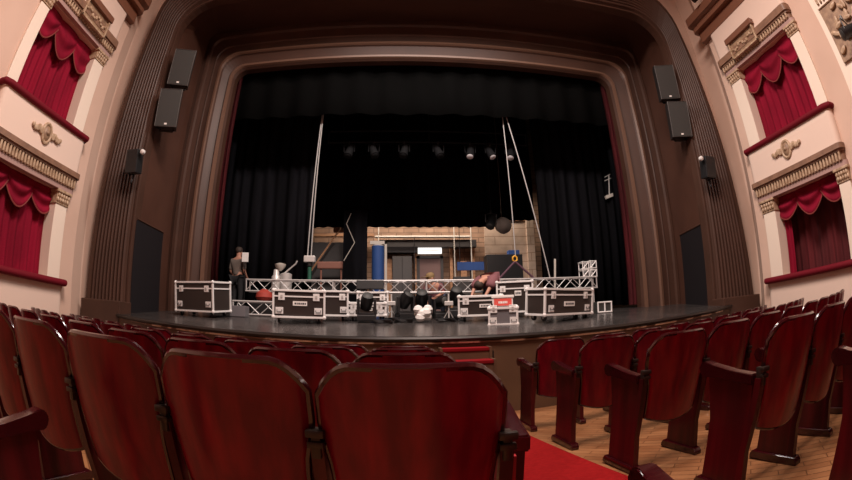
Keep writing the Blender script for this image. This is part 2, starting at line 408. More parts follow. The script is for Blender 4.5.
# second bay on the right wall (only its front end shows)
K = 1.0615
def zk(z): return 1 + (z - 1) * K
X, s = XR, 1
b = MB(); sbox(b, X, s, 0, .10, .2, 2.70 * K, -.2, 10.2); struct(b, 'trim_30', WHITEP)
b = MB(); sbox(b, X, s, .09, .20, .2, 2.56 * K, zk(5.42), zk(5.85), .01); struct(b, 'trim_31', WHITEP)
b = MB()
for q in range(16):
    y = 2.5 * K - .09 * q; sbox(b, X, s, .19, .25, y - .05, y, zk(5.48), zk(5.68), .008)
struct(b, 'trim_32', GILTL)
gp = empty('relief_panel', side(X, s, .10, 1.9, zk(4.4)), 'gilt relief panel with lumpy leaves at the upper right edge', 'ornament')
b = MB(); sbox(b, X, s, .09, .16, .5, 2.56 * K, zk(4.35), zk(5.40)); o = b.build('back_plate', GILT); o.parent = gp; o.matrix_parent_inverse = Matrix.Translation(gp.location).inverted()
b = MB()
ax = Matrix(((0, 0, -1), (1, 0, 0), (0, 1, 0)))
rr = random.Random(3)
for k in range(34):
    b.lathe([(.01, 0), (.07, .02), (.06, .07), (.012, .09)], 8, ax @ Matrix.Rotation(rr.random() * 3, 3, 'Z') @ Matrix.Diagonal((1.5, .7, 1)), side(X, s, .155, rr.uniform(.7, 2.45 * K), rr.uniform(zk(4.45), zk(5.3))))
o = b.build('relief_leaves', GILTL, None, True); o.parent = gp; o.matrix_parent_inverse = Matrix.Translation(gp.location).inverted()

def spotlight(loc, aim, label, cat='spotlight', sc=1.0, group=None, lens=False, hm=None):
    t = empty('spotlight', loc, label, cat, group)
    q = Vector(aim).to_track_quat('Z', 'Y').to_matrix()
    b = MB(); b.lathe([(.05, -.20), (.085, -.17), (.09, .05), (.10, .06), (.10, .14), (.085, .14)], 14, q @ Matrix.Scale(sc, 3)); o = b.build('housing', hm or BLACKP, t, True)
    b = MB(); b.lathe([(.084, .135), (.07, .15), (.02, .158)], 14, q @ Matrix.Scale(sc, 3)); b.build('lens', LENS if lens else (hm or GREYM), t, True)
    b = MB(); b.tube([(-.12*sc, 0, 0), (-.125*sc, 0, .17*sc), (0, 0, .2*sc), (.125*sc, 0, .17*sc), (.12*sc, 0, 0)], .012*sc, 6); b.build('yoke', hm or BLACKM, t)
    b = MB(); b.tube([(0, 0, .19*sc), (0, 0, .27*sc)], .02*sc, 6); b.build('clamp', BLACKM, t)
    return t
spotlight((XR - .42, 5.35 * K, zk(7.72)), (-.5, .6, -.4), 'black spotlight resting on the gallery ledge, right wall', sc=1.3)
spotlight((XR - .42, 2.08 * K, zk(4.62)), (-.6, .7, -.2), 'black spotlight in front of the gilt relief, right edge', sc=1.2)

# pale return walls between the side walls and the dark frame
b = MB(); b.box((XL - .4, 7.36, -.3), (-5.5, 7.5, 10.4)); struct(b, 'wall_front_left', PLASTER)
b = MB(); b.box((6.9, 7.36, -.3), (XR + .6, 7.5, 10.4)); struct(b, 'wall_front_right', PLASTER)

# ------------------------------------------------------------------ proscenium
def path(xl0, xl1, xr0, xr1, zb, zt, r, n=8, ns=10, sag=0.0):
    """up the left side, round the corner, along the top, down the right; x leans from xl0 (bottom) to xl1 (top)"""
    P = []
    def XLf(z): return xl0 + (xl1 - xl0) * min(1, (z - zb) / (zt - zb))
    def XRf(z): return xr0 + (xr1 - xr0) * min(1, (z - zb) / (zt - zb))
    for k in range(ns): z = zb + (zt - r - zb) * k / ns; P.append((XLf(z), z))
    for k in range(n + 1): a = PI/2 * k / n; z = zt - r + r * math.sin(a); P.append((XLf(z) + r - r * math.cos(a), z))
    xa, xb = XLf(zt) + r, XRf(zt) - r
    for k in range(1, ns): P.append((xa + (xb - xa) * k / ns, zt + sag * math.sin(PI * k / ns)))
    for k in range(n + 1): a = PI/2 * (1 - k / n); z = zt - r + r * math.sin(a); P.append((XRf(z) - r + r * math.cos(a), z))
    for k in range(ns - 1, -1, -1): z = zb + (zt - r - zb) * k / ns; P.append((XRf(z), z))
    return P
def loft(paths, name, m, smooth=False):
    b = MB(); V = [[b.b.verts.new((x, y, z)) for x, z in p] for p, y in paths]
    for A, B in zip(V, V[1:]):
        for k in range(len(A) - 1): b.b.faces.new((A[k], A[k+1], B[k+1], B[k]))
    return struct(b, name, m, smooth, sharp=.5)
outer = path(-6.20, -5.80, 7.66, 6.85, .55, zk(8.75), 1.3)
inner = path(-5.19, -5.19, 6.50, 6.50, .55, zk(7.78), .85)
L = []
NF = 9
def mixp(t): return [((1-t)*a[0] + t*c[0], (1-t)*a[1] + t*c[1]) for a, c in zip(outer, inner)]
L.append((mixp(0), FY + .45)); L.append((mixp(0), FY - .10)); L.append((mixp(.10), FY - .10))
for k in range(NF):
    t0 = .11 + .81 * k / NF; dt = .81 / NF
    dep = .018 * k
    L.append((mixp(t0), FY + .02 + dep))
    for q in range(7):
        a = PI * q / 6
        L.append((mixp(t0 + dt * (.44 - .40 * math.cos(a))), FY - .01 + dep - .075 * math.sin(a)))
    L.append((mixp(t0 + dt * .96), FY + .02 + dep))
L += [(mixp(.93), FY + .19), (mixp(.95), FY + .155), (mixp(.99), FY + .155), (mixp(1.0), FY + .20), (mixp(1.0), FY + .4)]
loft(L, 'trim_41', FRAME)
# reveal (deep splayed surround)
rin = path(-5.33, -5.30, 6.90, 6.80, .55, 8.62, .25)
loft([(inner, FY + .20), ([((1-.5)*a[0] + .5*c[0], (1-.5)*a[1] + .5*c[1]) for a, c in zip(inner, rin)], (FY + OY) / 2), (rin, OY + .02)], 'trim_42', FRAMED)
# moulded frame round the opening
def fr(xl, xr, zt, r, y): return (path(xl - .04, xl + .06, xr + .06, xr - .04, .7, zt, r, sag=.05), y)
M_ = [fr(-5.45, 7.05, 8.75, .25, OY), fr(-5.24, 6.84, 8.46, .28, OY - .02), fr(-5.20, 6.80, 8.40, .3, OY - .10), fr(-5.12, 6.72, 8.34, .3, OY - .10), fr(-5.09, 6.69, 8.30, .3, OY - .04),
      fr(-4.95, 6.52, 8.05, .4, OY - .03), fr(-4.92, 6.49, 8.03, .4, OY - .06), fr(-4.90, 6.47, 8.0, .4, OY - .03), fr(-4.74, 6.28, 7.78, .5, OY - .02), fr(-4.72, 6.25, 7.74, .5, OY - .12), fr(-4.66, 6.18, 7.68, .5, OY - .13), fr(-4.62, 6.13, 7.64, .5, OY - .05),
      fr(-4.45, 5.88, 7.44, .42, OY + .04), fr(-4.40, 5.83, 7.39, .4, OY - .02), fr(-4.32, 5.75, 7.32, .35, OY), fr(-4.27, 5.70, 7.27, .32, OY + .10), fr(-4.27, 5.70, 7.27, .32, OY + .3)]
loft(M_, 'trim_43', FRAME)
loft([fr(-4.735, 6.265, 7.76, .5, OY - .10), fr(-4.72, 6.25, 7.74, .5, OY - .135), fr(-4.665, 6.185, 7.685, .5, OY - .145), fr(-4.64, 6.15, 7.66, .5, OY - .10)], 'trim_44', FRAMEB)
loft([fr(-4.41, 5.84, 7.40, .4, OY - .01), fr(-4.39, 5.82, 7.38, .4, OY - .04), fr(-4.33, 5.76, 7.33, .35, OY - .03), fr(-4.31, 5.74, 7.31, .35, OY + .02)], 'trim_45', FRAMEB)
# wall that carries the opening
b = MB()
b.box((-10, OY + .05, 0), (-5.3, OY + .35, 10)); b.box((6.85, OY + .05, 0), (11.5, OY + .35, 10)); b.box((-5.4, OY + .05, 8.6), (6.95, OY + .35, 10)); struct(b, 'wall_front', BLACKW)
# base blocks of the frame
b = MB(); b.box((-6.22, FY - .22, -.2), (-5.12, FY + .2, zk(1.20)), .02); struct(b, 'baseboard_left', FRAME)
b = MB(); b.box((6.44, FY - .22, -.2), (7.70, FY + .2, zk(1.12)), .02); struct(b, 'baseboard_right', FRAME)
# dark doorways in the reveal: a shallow dark recess with a head and jamb line
for nm, xa, xb, ya, yb, zt in (('door_1', -5.19, -5.33, 7.15, 8.45, 2.86), ('door_2', 6.50, 6.90, 7.30, 8.50, 2.80)):
    sg = 1 if xa < 0 else -1
    b = MB()
    def pt(y, off, z): t = (y - 7.02) / (OY + .02 - 7.02); return (xa + (xb - xa) * t + sg * off, y, z)
    V = [[b.b.verts.new(pt(y, o_, z)) for y, z in ((ya, .8), (yb, .8), (yb, zt), (ya, zt))] for o_ in (-.05, .022)]
    b.b.faces.new(V[1]); b.b.faces.new(V[0])
    for k in range(4): b.b.faces.new((V[0][k], V[0][(k+1) % 4], V[1][(k+1) % 4], V[1][k]))
    struct(b, nm, NICHE)
    b = MB(); b.tube([pt(ya, .02, zt), pt(yb, .02, zt)], .022, 6); o = b.build('door_frame', FRAME); tag(o, kind='structure')

# ------------------------------------------------------------------ stage
SR = 12.0
def front_y(x): return 5.12 + SR - math.sqrt(max(.1, SR * SR - (x - CX) ** 2))
XA, XB = -5.55, 7.05
b = MB()
def sf(u, v):
    x = XA + (XB - XA) * u; f = front_y(x)
    y = f + (9.2 - f) * v
    return (x, y, stage_z(y))
b.grid(sf, 40, 8)
for y0, y1 in ((9.2, 15.6),):
    b.grid(lambda u, v: (-9.5 + 20.5 * u, y0 + (y1 - y0) * v, stage_z(y0 + (y1 - y0) * v) if v > 0 else stage_z(9.2)), 6, 4)
struct(b, 'floor_stage', STAGE)
b = MB(); b.grid(lambda u, v: (XA + (XB - XA) * u, front_y(XA + (XB - XA) * u) + .03, -.3 + (stage_z(front_y(XA + (XB - XA) * u)) - .02 + .3) * v), 40, 1)
for xx in (XA, XB): b.grid(lambda u, v: (xx, front_y(xx) + .03 + .6 * u, -.3 + (stage_z(front_y(xx) + .5 * u) + .28) * v), 1, 1)
struct(b, 'wall_stage_front', STAGEF)
b = MB(); b.tube([(XA + (XB - XA) * k / 40, front_y(XA + (XB - XA) * k / 40) + .01, stage_z(front_y(XA + (XB - XA) * k / 40)) - .022) for k in range(41)], .034, 8); struct(b, 'trim_46', NOSE, True)
b = MB(); b.tube([(XA + (XB - XA) * k / 40, front_y(XA + (XB - XA) * k / 40) + .012, stage_z(front_y(XA + (XB - XA) * k / 40)) - .068) for k in range(3, 38)], .014, 6); struct(b, 'trim_47', TAPE, True)
# joints of the stage front
b = MB()
for x in (-3.5, -2.2, -1.0, -.35, .38, 1.15, 2.3, 3.6, 5.0): b.box((x - .006, front_y(x) + .005, .05), (x + .006, front_y(x) + .04, .66))
struct(b, 'trim_48', NOSE)
# stage house
b = MB(); b.box((-9.8, 9.2, 0), (-9.5, 15.8, 10)); struct(b, 'wall_stage_left', BLACKW)
b = MB(); b.box((11, 9.2, 0), (11.3, 15.8, 10)); struct(b, 'wall_stage_right', BLACKW)
b = MB(); b.box((-9.8, 8.9, 9.8), (11.3, 15.8, 10)); struct(b, 'ceiling_stage', BLACKW)
b = MB(); b.box((-9.8, 15.4, 0), (11.3, 15.7, 10)); struct(b, 'wall_stage_rear', BACKB)

def drape(x0, x1, y, z0, z1, label, name='black_drape', m=BLACKV, folds=9, amp=.05, cat='curtain', group=None, slant=0.0):
    b = MB()
    b.grid(lambda u, v: (x0 + (x1 - x0) * u, y + slant * u + amp * math.sin(2 * PI * folds * u + math.sin(7 * u)) + amp * .4 * math.sin(31 * u), z0 + (z1 - z0) * v), folds * 10, 3)
    o = b.build(name, m, None, True, sharp=3, solid=.01)
    return tag(o, label, cat, group)
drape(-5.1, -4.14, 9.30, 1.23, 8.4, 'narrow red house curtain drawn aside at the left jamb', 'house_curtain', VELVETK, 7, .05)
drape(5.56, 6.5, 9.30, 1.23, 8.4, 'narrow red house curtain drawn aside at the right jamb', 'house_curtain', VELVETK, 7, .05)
drape(-6.5, 8.0, 9.48, 6.03, 9.79, 'black border hanging across the top of the stage opening', 'black_border', BLACKW, folds=20)
drape(-7.2, -4.35, 10.2, 1.26, 9.79, 'black side leg at the far left of the stage', folds=7)
drape(-4.9, -2.25, 11.2, 1.30, 9.79, 'black drape left of the lit gap behind the truss', m=BLACKG, folds=8)
drape(-3.1, 2.98, 13.6, 4.12, 9.79, 'wide black backdrop hanging above the lit rear gap', folds=18)
drape(2.9, 4.7, 13.75, 4.40, 9.79, 'black drape panel above the pale planked flat', folds=6)
drape(3.95, 6.5, 11.2, 1.30, 9.79, 'black drape right of the pale planked flat', m=BLACKG, folds=8)
drape(5.9, 8.5, 10.2, 1.26, 9.79, 'black side leg at the far right of the stage', folds=7)

# stage steps
st = empty('stage_steps', (.78, 4.72, floor_z(4.7)), 'small red carpeted steps up to the stage beside the aisle', 'steps')
for k, (y0, y1, z) in enumerate(((4.88, 5.12, .83), (4.66, 4.90, .70), (4.44, 4.68, .50), (4.22, 4.46, .27))):
    b = MB(); b.box((-.27, y0 - 4.72, z - .04), (.27, y1 - 4.72, z), .008); b.build('tread', STEPC, st)
for x in (-.30, .27):
    b = MB(); b.prism([(-.50, -.0), (-.50, .275), (-.28, .275), (-.28, .505), (-.06, .505), (-.06, .705), (.16, .705), (.16, .835), (.40, .835), (.40, .0)], x, x + .03, 'YZ'); b.build('side_board', STAGEF, st)
for yy, z0, z1 in ((.17, .66, .79), (-.05, .46, .66), (-.27, .23, .46), (-.49, .0, .23)):
    b = MB(); b.box((-.27, yy, z0), (.27, yy + .02, z1)); b.build('riser', STAGEF, st)

# ------------------------------------------------------------------ road cases
def road_case(loc, rz, wd, dp, h, label, body=CASE, wheels=True, latches=2, plate=(0, .5), lid=.78, group=None, plate_mat=PAPER, psize=(.24, .075), butter=True, tilt=0.0):
    t = empty('road_case', loc, label, 'case', group, rz); t.rotation_euler = (tilt, 0, rz)
    c = .10 if wheels else .0
    z0, z1 = c, c + h; y0, y1 = 0, dp
    b = MB(); b.box((-wd/2 + .008, y0 + .008, z0 + .008), (wd/2 - .008, y1 - .008, z1 - .008)); b.build('body', body, t)
    e = .017; b = MB()
    for zz in (z0, z1):
        for yy in (y0, y1): b.box((-wd/2 - .004, yy - e, zz - e), (wd/2 + .004, yy + e, zz + e), .004)
        for xx in (-wd/2, wd/2): b.box((xx - e, y0, zz - e), (xx + e, y1, zz + e), .004)
    for xx in (-wd/2, wd/2):
        for yy in (y0, y1): b.box((xx - e, yy - e, z0), (xx + e, yy + e, z1), .004)
    for xx in (-wd/2, wd/2):
        for yy in (y0, y1):
            for zz in (z0, z1): b.lathe([(.006, -.034), (.028, -.022), (.034, 0), (.028, .022), (.006, .034)], 8, Matrix.Identity(3), (xx, yy, zz))
    b.build('edge_frame', ALU, t)
    zl = z0 + h * lid
    b = MB(); b.box((-wd/2, y0 - .006, zl - .012), (wd/2, y0 + .01, zl + .012)); b.box((wd/2 - .01, y0, zl - .012), (wd/2 + .006, y1, zl + .012)); b.box((-wd/2 - .006, y0, zl - .012), (-wd/2 + .01, y1, zl + .012)); b.build('lid_band', ALU, t)
    for k in range(latches):
        x = (k + .5) / latches * wd * .98 - wd * .49
        if latches == 2: x = (-1, 1)[k] * wd * .34
        b = MB(); b.box((x - .055, y0 - .010, zl - .065), (x + .055, y0 + .005, zl + .055), .004); o = b.build('latch', ALU, t)
        b = MB(); b.box((x - .018, y0 - .022, zl - .025), (x + .018, y0 - .006, zl + .025), .003); b.build('catch', STEEL, o)
    if butter:
        for x in (-1, 1):
            xx = x * wd * .38; zz = z0 + h * .24
            b = MB()
            b.box((xx - .065, y0 - .008, zz - .055), (xx + .065, y0 + .004, zz + .055), .003); o = b.build('handle_dish', ALU, t)
            b = MB(); b.tube([(xx - .04, y0 - .012, zz + .015), (xx - .04, y0 - .022, zz - .015), (xx + .04, y0 - .022, zz - .015), (xx + .04, y0 - .012, zz + .015)], .007, 6); b.build('handle', BLACKM, o)
    if plate:
        px, pz = plate; pw, ph = psize
        b = MB(); b.box((px - pw/2, y0 - .006, z0 + h*pz - ph/2), (px + pw/2, y0 + .004, z0 + h*pz + ph/2)); o = b.build('label_plate', plate_mat, t)
        b = MB(); x = px - pw * .38
        for k, ww in enumerate((.028, .018, .03, .022, .034, .02)):
            ww *= pw / .24
            b.box((x, y0 - .0075, z0 + h*pz - ph*.22), (x + ww, y0 - .005, z0 + h*pz + ph*.2)); x += ww + .008 * pw / .24
        b.build('label_marks', INK if plate_mat is PAPER else PAPER, o)
    if wheels:
        for xx in (-wd/2 + .09, wd/2 - .09):
            for yy in (y0 + .09, y1 - .09):
                b = MB(); b.lathe([(.02, -.02), (.045, -.018), (.045, .018), (.02, .02)], 12, Matrix.Rotation(PI/2, 3, 'Y'), (xx, yy, .045))
                o = b.build('caster', BLACKP, t)
                b = MB(); b.box((xx - .045, yy - .045, .088), (xx + .045, yy + .045, .10)); b.box((xx - .028, yy - .015, .04), (xx - .022, yy + .015, .09)); b.box((xx + .022, yy - .015, .04), (xx + .028, yy + .015, .09)); b.build('caster_fork', STEEL, o)
    return t
def on_stage(x, y): return (x, y, stage_z(y) + .004)
def casep(xc, yc, rz, dp):    # base height so that no wheel sinks into the raked floor
    return (xc, yc, stage_z(yc) + .01)
TILT = math.atan(.078)
CG = 'road cases on the stage'
road_case(casep(-3.90, 7.62, 0, .6), -math.radians(15), 1.02, .56, .55, 'large black road case with silver edges at the stage left end, turned', group=CG, plate=None, latches=2, tilt=TILT)
road_case(casep(-1.63, 7.06, 0, .6), math.radians(13), .86, .54, .44, 'wide black road case with thick white edging, left of the short stacked case', group=CG, plate=(0.02, .52), tilt=TILT)
road_case(casep(-1.20, 7.80, 0, .6), math.radians(8), .62, .50, .44, 'black road case half hidden behind the wide left case', group=CG, plate=None, tilt=TILT)
road_case(casep(-.555, 7.92, 0, .4), math.radians(3), .70, .34, .22, 'low black case behind a dark floor light, left of centre', group=CG, plate=(0.04, .5), psize=(.14, .05), latches=2, butter=True, tilt=TILT)
road_case(casep(-.47, 8.42, 0, .4), 0, .58, .42, .42, 'tall black case standing behind the low centre case', group=CG, plate=None, tilt=TILT)
road_case(casep(1.46, 7.46, 0, .5), math.radians(-10), .76, .46, .335, 'black road case in front of the bending person, right of centre', group=CG, plate=(.08, .5), psize=(.2, .06), tilt=TILT)
road_case(casep(2.30, 8.2, 0, .5), math.radians(-14), .70, .5, .59, 'tall black road case with white sticker behind the red labelled box', group=CG, plate=(.06, .62), psize=(.13, .1), tilt=TILT)
sc_ = road_case((1.655, 6.62, stage_z(6.62) + .002), math.radians(-14), .44, .38, .26, 'small grey faced case with pale edging in front, carrying a red labelled box', body=CASEG, wheels=False, group=CG, plate=None, latches=2, lid=.98, butter=True, tilt=TILT)
rz = stage_z(6.66) + .285
rb = empty('labelled_box', (1.665, 6.66, rz), 'small white box with a big red label on top of the grey case', 'box', None, math.radians(-14))
b = MB(); b.box((-.16, 0, 0), (.16, .28, .14), .004); b.build('body', ALU, rb)
b = MB(); b.box((-.18, -.015, .14), (.18, .295, .18), .006); b.build('lid', PAPER, rb)
b = MB(); b.box((-.14, -.006, .015), (.14, .002, .128)); o = b.build('red_label', REDL, rb)
b = MB()
for k, (x, ww) in enumerate(((-.07, .02), (-.043, .03), (-.006, .022), (.022, .026), (.054, .018))): b.box((x, -.009, .05), (x + ww, -.005, .085))
b.build('label_marks', PAPER, o)
road_case(casep(2.84, 6.74, 0, .5), math.radians(29), 1.30, .40, .41, 'long black road case angled at the right end with white label', group=CG, plate=(-.02, .42), psize=(.28, .08), tilt=TILT)

# ------------------------------------------------------------------ truss
def truss(x0, x1, y, z0, z1, label, name='lighting_truss', rc=.018, step=.28):
    t = empty(name, (x0, y, z0), label, 'truss')
    L_ = x1 - x0; H = z1 - z0; D = H
    for yy in (0, D):
        for zz in (0, H):
            b = MB(); b.tube([(0, yy, zz), (L_, yy, zz)], rc, 8); b.build('chord', TRUSSM, t, True)
    n = max(2, int(round(L_ / step)))
    for nm, f in (('front_bracing', lambda k: (0, 0, H) if k % 2 else (0, 0, 0)), ('rear_bracing', lambda k: (0, D, 0) if k % 2 else (0, D, H)), ('top_bracing', lambda k: (0, 0, H) if k % 2 else (0, D, H)), ('bottom_bracing', lambda k: (0, 0, 0) if k % 2 else (0, D, 0))):
        b = MB()
        for k in range(n):
            a = Vector(f(k)); c = Vector(f(k + 1)); a.x = L_ * k / n; c.x = L_ * (k + 1) / n; b.tube([a, c], .0095, 6)
        b.build(nm, TRUSSM, t, True)
    for x in [0.015, L_ - .015] + [i * 2.1 for i in range(1, int((L_ - .5) / 2.1) + 1)]:
        b = MB(); b.tube([(x, 0, 0), (x, 0, H), (x, D, H), (x, D, 0)], .016, 6, closed=True); b.build('end_frame', TRUSSM, t, True)
    return t
truss(-3.53, 4.84, 9.6, 1.72, 1.985, 'long aluminium lighting truss hung low across the stage')
truss(-3.44, -2.5, 8.55, stage_z(8.7) + .03, stage_z(8.7) + .30, 'short aluminium truss piece on the floor beside the left case', 'short_truss')
# square truss corner block standing on the right
tb = empty('truss_corner', (4.78, 9.95, 2.02), 'stack of pale metal truss brackets on the right end of the truss', 'bracket')
for k, (x, z) in enumerate(((-.2, 0), (.02, 0), (-.2, .2), (.02, .22))):
    b = MB()
    for dx, dz in ((0, 0), (.17, 0), (0, .17), (.17, .17)): b.tube([(x + dx, -.1, z + dz), (x + dx, .15, z + dz)], .02, 6)
    for yy in (-.1, .15): b.tube([(x, yy, z), (x + .17, yy, z), (x + .17, yy, z + .17), (x, yy, z + .17)], .018, 6, closed=True)
    b.tube([(x, -.1, z), (x + .17, -.1, z + .17)], .014, 6)
    b.build('bracket_frame', ALU, tb)
for x in (-.2, .19):
    b = MB(); b.tube([(x, .15, 0), (x, .15, stage_z(10.1) - 2.02 + .005)], .015, 6); b.build('leg', ALU, tb)
# hoists and cables
def hoist(x, y, z, label):
    t = empty('chain_hoist', (x, y, z), label, 'hoist')
    b = MB(); b.box((-.13, -.09, -.05), (.13, .09, .10), .02); b.build('motor_body', STEEL, t)
    b = MB(); b.lathe([(.02, -.16), (.06, -.13), (.06, -.05), (.02, -.03)], 10); b.build('chain_bag', BLACKP, t)
    return t
hoist(-2.0, 9.72, 2.46, 'silver chain hoist above the left part of the truss')
b = MB(); b.tube([(-2.0, 9.72, 2.30), (-2.0, 9.72, 2.0)], .045, 8); b.build('tmp', GREEN); o = bpy.data.objects['tmp']; o.name = 'green_sling'; tag(o, 'dark green sling between the left hoist and the truss', 'sling')
def cable(p, q, r, label, name='steel_cable'):
    b = MB(); b.tube([p, q], r, 6); o = b.build(name, CABLE, None, True); return tag(o, label, 'cable')
cable((-1.87, 9.72, 6.4), (-1.97, 9.72, 2.56), .014, 'right one of two grey cables over the left hoist')
cable((-1.90, 9.74, 6.4), (-2.06, 9.74, 2.56), .014, 'left one of two grey cables over the left hoist')
cable((2.70, 9.72, 6.4), (2.78, 9.72, 2.55), .012, 'grey cable dropping to the yellow hook')
cable((2.74, 9.66, 6.4), (3.60, 9.66, 2.0), .014, 'slanting grey cable down to the right half of the truss')
hk = empty('bridle_hook', (2.76, 9.72, 2.45), 'yellow hook with two purple slings lifting the truss', 'hook')
b = MB(); b.tube([(0, 0, .10), (-.05, 0, .06), (-.055, 0, 0), (0, 0, -.05), (.055, 0, 0), (.05, 0, .06), (0, 0, .10)], .02, 8); b.build('hook', YEL, hk, True)
for xx in (-.42, .48):
    b = MB(); b.tube([(0, 0, -.04), (xx, .02, -.46)], .026, 8); b.build('sling', SLING, hk)

# ------------------------------------------------------------------ lighting bar in the flies
lb = empty('lighting_bar', (-1.84, 10.5, 6.05), 'dark twin lighting bar high above the stage', 'lighting bar')
for zz in (0, -.33):
    b = MB(); b.tube([(0, 0, zz), (5.4, 0, zz)], .024, 8); b.build('pipe', DIMK, lb)
for x in (.02, 2.7, 5.38):
    b = MB(); b.tube([(x, 0, 0), (x, 0, -.33)], .016, 6); b.build('spacer', DIMK, lb)
for x in (.4, 2.7, 5.0):
    b = MB(); b.tube([(x, 0, 0), (x, 0, 3.77)], .006, 5); b.build('hanging_wire', BLACKP, lb)
for k, (x, ln) in enumerate(((-1.25, False), (-.6, False), (.2, False), (1.1, False), (1.95, True), (2.5, True), (3.05, True))):
    spotlight((x, 10.5, 5.44), (.3 if k % 2 else -.2, -.5, -1), 'dark stage lantern under the lighting bar, %s from the left' % ORD[k], 'stage light', 1.15, 'stage lanterns on the bar', ln, DIMK)

# ------------------------------------------------------------------ rear of the stage
fl = empty('scenery_flat', (4.1, 14.6, stage_z(14.6)), 'tall pale planked scenery flat at the rear right', 'scenery')
b = MB(); b.box((-1.02, 0, 0), (.72, .06, 3.32)); b.build('planks', WOODP, fl)
b = MB(); b.box((.52, -.10, 0), (.80, .04, 3.40), .01); b.build('pillar', WOODP, fl)
b = MB(); b.box((-1.02, -.05, 3.28), (.80, .08, 3.36)); b.build('top_rail', WOODO, fl)
for (x, z, w_, lab) in ((3.0, 4.05, .24, 'left'), (3.42, 3.98, .34, 'right')):
    pass
t = spotlight((3.05, 13.3, 4.22), (-.4, -.6, -.9), 'black lantern hanging in front of the planked flat', 'stage light', 1.5)
b = MB(); b.tube([(0, 0, .38), (0, 0, 5.6)], .008, 5); b.build('hanging_line', BLACKP, t)
b = MB(); b.lathe([(.02, 0), (.20, .02), (.27, .12), (.26, .3), (.10, .42), (.03, .44)], 16, Matrix.Rotation(2.0, 3, 'X'), (3.45, 13.5, 4.2)); b.tube([(3.45, 13.5, 4.4), (3.45, 13.5, 9.82)], .008, 5); o = b.build('hanging_bundle', CLOTHG, None, True); tag(o, 'round grey bundle hanging beside the black lantern', 'bundle')
# rear wall fittings
b = MB(); b.tube([(-.75, 14.9, 4.07), (2.6, 14.9, 4.07)], .045, 8); o = b.build('wall_pipe', ROPE, None, True); tag(o, 'pale horizontal pipe across the rear brick wall', 'pipe')
b = MB(); b.box((-.6, 14.95, 3.72), (2.85, 15.3, 3.98)); o = b.build('beam', DOORD); tag(o, 'dark horizontal beam under the pale pipe, rear wall', 'beam')
b = MB(); b.box((-2.95, 14.9, 4.10), (-.8, 15.1, 4.20)); o = b.build('beam', WOODO); tag(o, 'raw wood beam at the upper left of the rear gap', 'beam')
dr = empty('rear_door', (1.19, 15.2, stage_z(15.2)), 'mauve brown door under the lit white sign at the rear', 'door')
b = MB(); b.box((-.37, -.05, 0), (.37, .05, 2.0)); b.build('door_leaf', DOORM, dr)
b = MB(); b.box((-.47, -.08, 0), (-.37, .06, 2.1)); b.box((.37, -.08, 0), (.47, .06, 2.1)); b.box((-.47, -.08, 2.0), (.47, .06, 2.1)); b.build('door_frame', DOORD, dr)
sg = empty('lit_sign', (1.18, 15.05, 3.50), 'white lit sign box above the mauve rear door', 'sign')
b = MB(); b.box((-.42, -.06, 0), (.42, .10, .2), .01); b.build('light_box', SIGN, sg)
b = MB(); b.box((-.36, -.08, .085), (.36, -.058, .10)); b.build('divider', RIMG, sg)
dk = empty('dark_cabinet', (.2, 14.8, stage_z(14.8)), 'dark grey tall cabinet left of the mauve door', 'cabinet')
b = MB(); b.box((-.34, 0, 0), (.34, .4, 2.05), .01); b.build('body', DOORD, dk)
for x in (-.17, .17):
    b = MB(); b.box((x - .16, -.02, .05), (x + .16, .0, 2.0), .005); b.build('door', mat('cabinet_door', (.06, .055, .055), .5), dk)
for k, (x, w_, h_, m_) in enumerate(((-.45, .2, 2.2, WOODO), (.68, .12, 2.2, WOODO), (1.95, .10, 2.5, WOODO), (2.4, .22, 1.9, WOODO), (2.75, .12, 2.6, WOODO))):
    b = MB(); b.box((x - w_/2, 15.15, stage_z(15.2)), (x + w_/2, 15.35, stage_z(15.2) + h_), .01); o = b.build('timber_post', m_)
    tag(o, 'raw timber post against the rear wall, %s from the left' % ORD[k], 'post', 'timber posts on the rear wall')
for k, (x, z1, r_) in enumerate(((-.62, 4.9, .02), (.62, 4.0, .018), (2.02, 4.9, .018), (2.2, 4.9, .012), (2.62, 4.6, .02))):
    b = MB(); b.tube([(x, 14.75, stage_z(14.75)), (x, 14.75, z1)], r_, 6); o = b.build('wall_conduit', BLACKM if k % 2 else ROPE)
    tag(o, 'thin vertical conduit on the rear brick wall, %s from the left' % ORD[k], 'pipe', 'conduits on the rear wall')
b = MB(); b.box((-.55, 14.85, 3.50), (.75, 15.2, 3.72), .01); o = b.build('dark_board', BLACKM); tag(o, 'dark panel above the tall grey cabinet, rear wall', 'panel')
b = MB(); b.box((1.95, 14.6, stage_z(14.6)), (2.55, 14.9, 2.62), .01); o = b.build('dark_crate', DOORD); tag(o, 'dark crate below the blue board, rear wall', 'crate')
b = MB(); b.box((-.85, 15.0, stage_z(15.2)), (-.15, 15.3, 3.3), .01); o = b.build('timber_sheet', WOODO); tag(o, 'brown timber sheet behind the blue column', 'board')
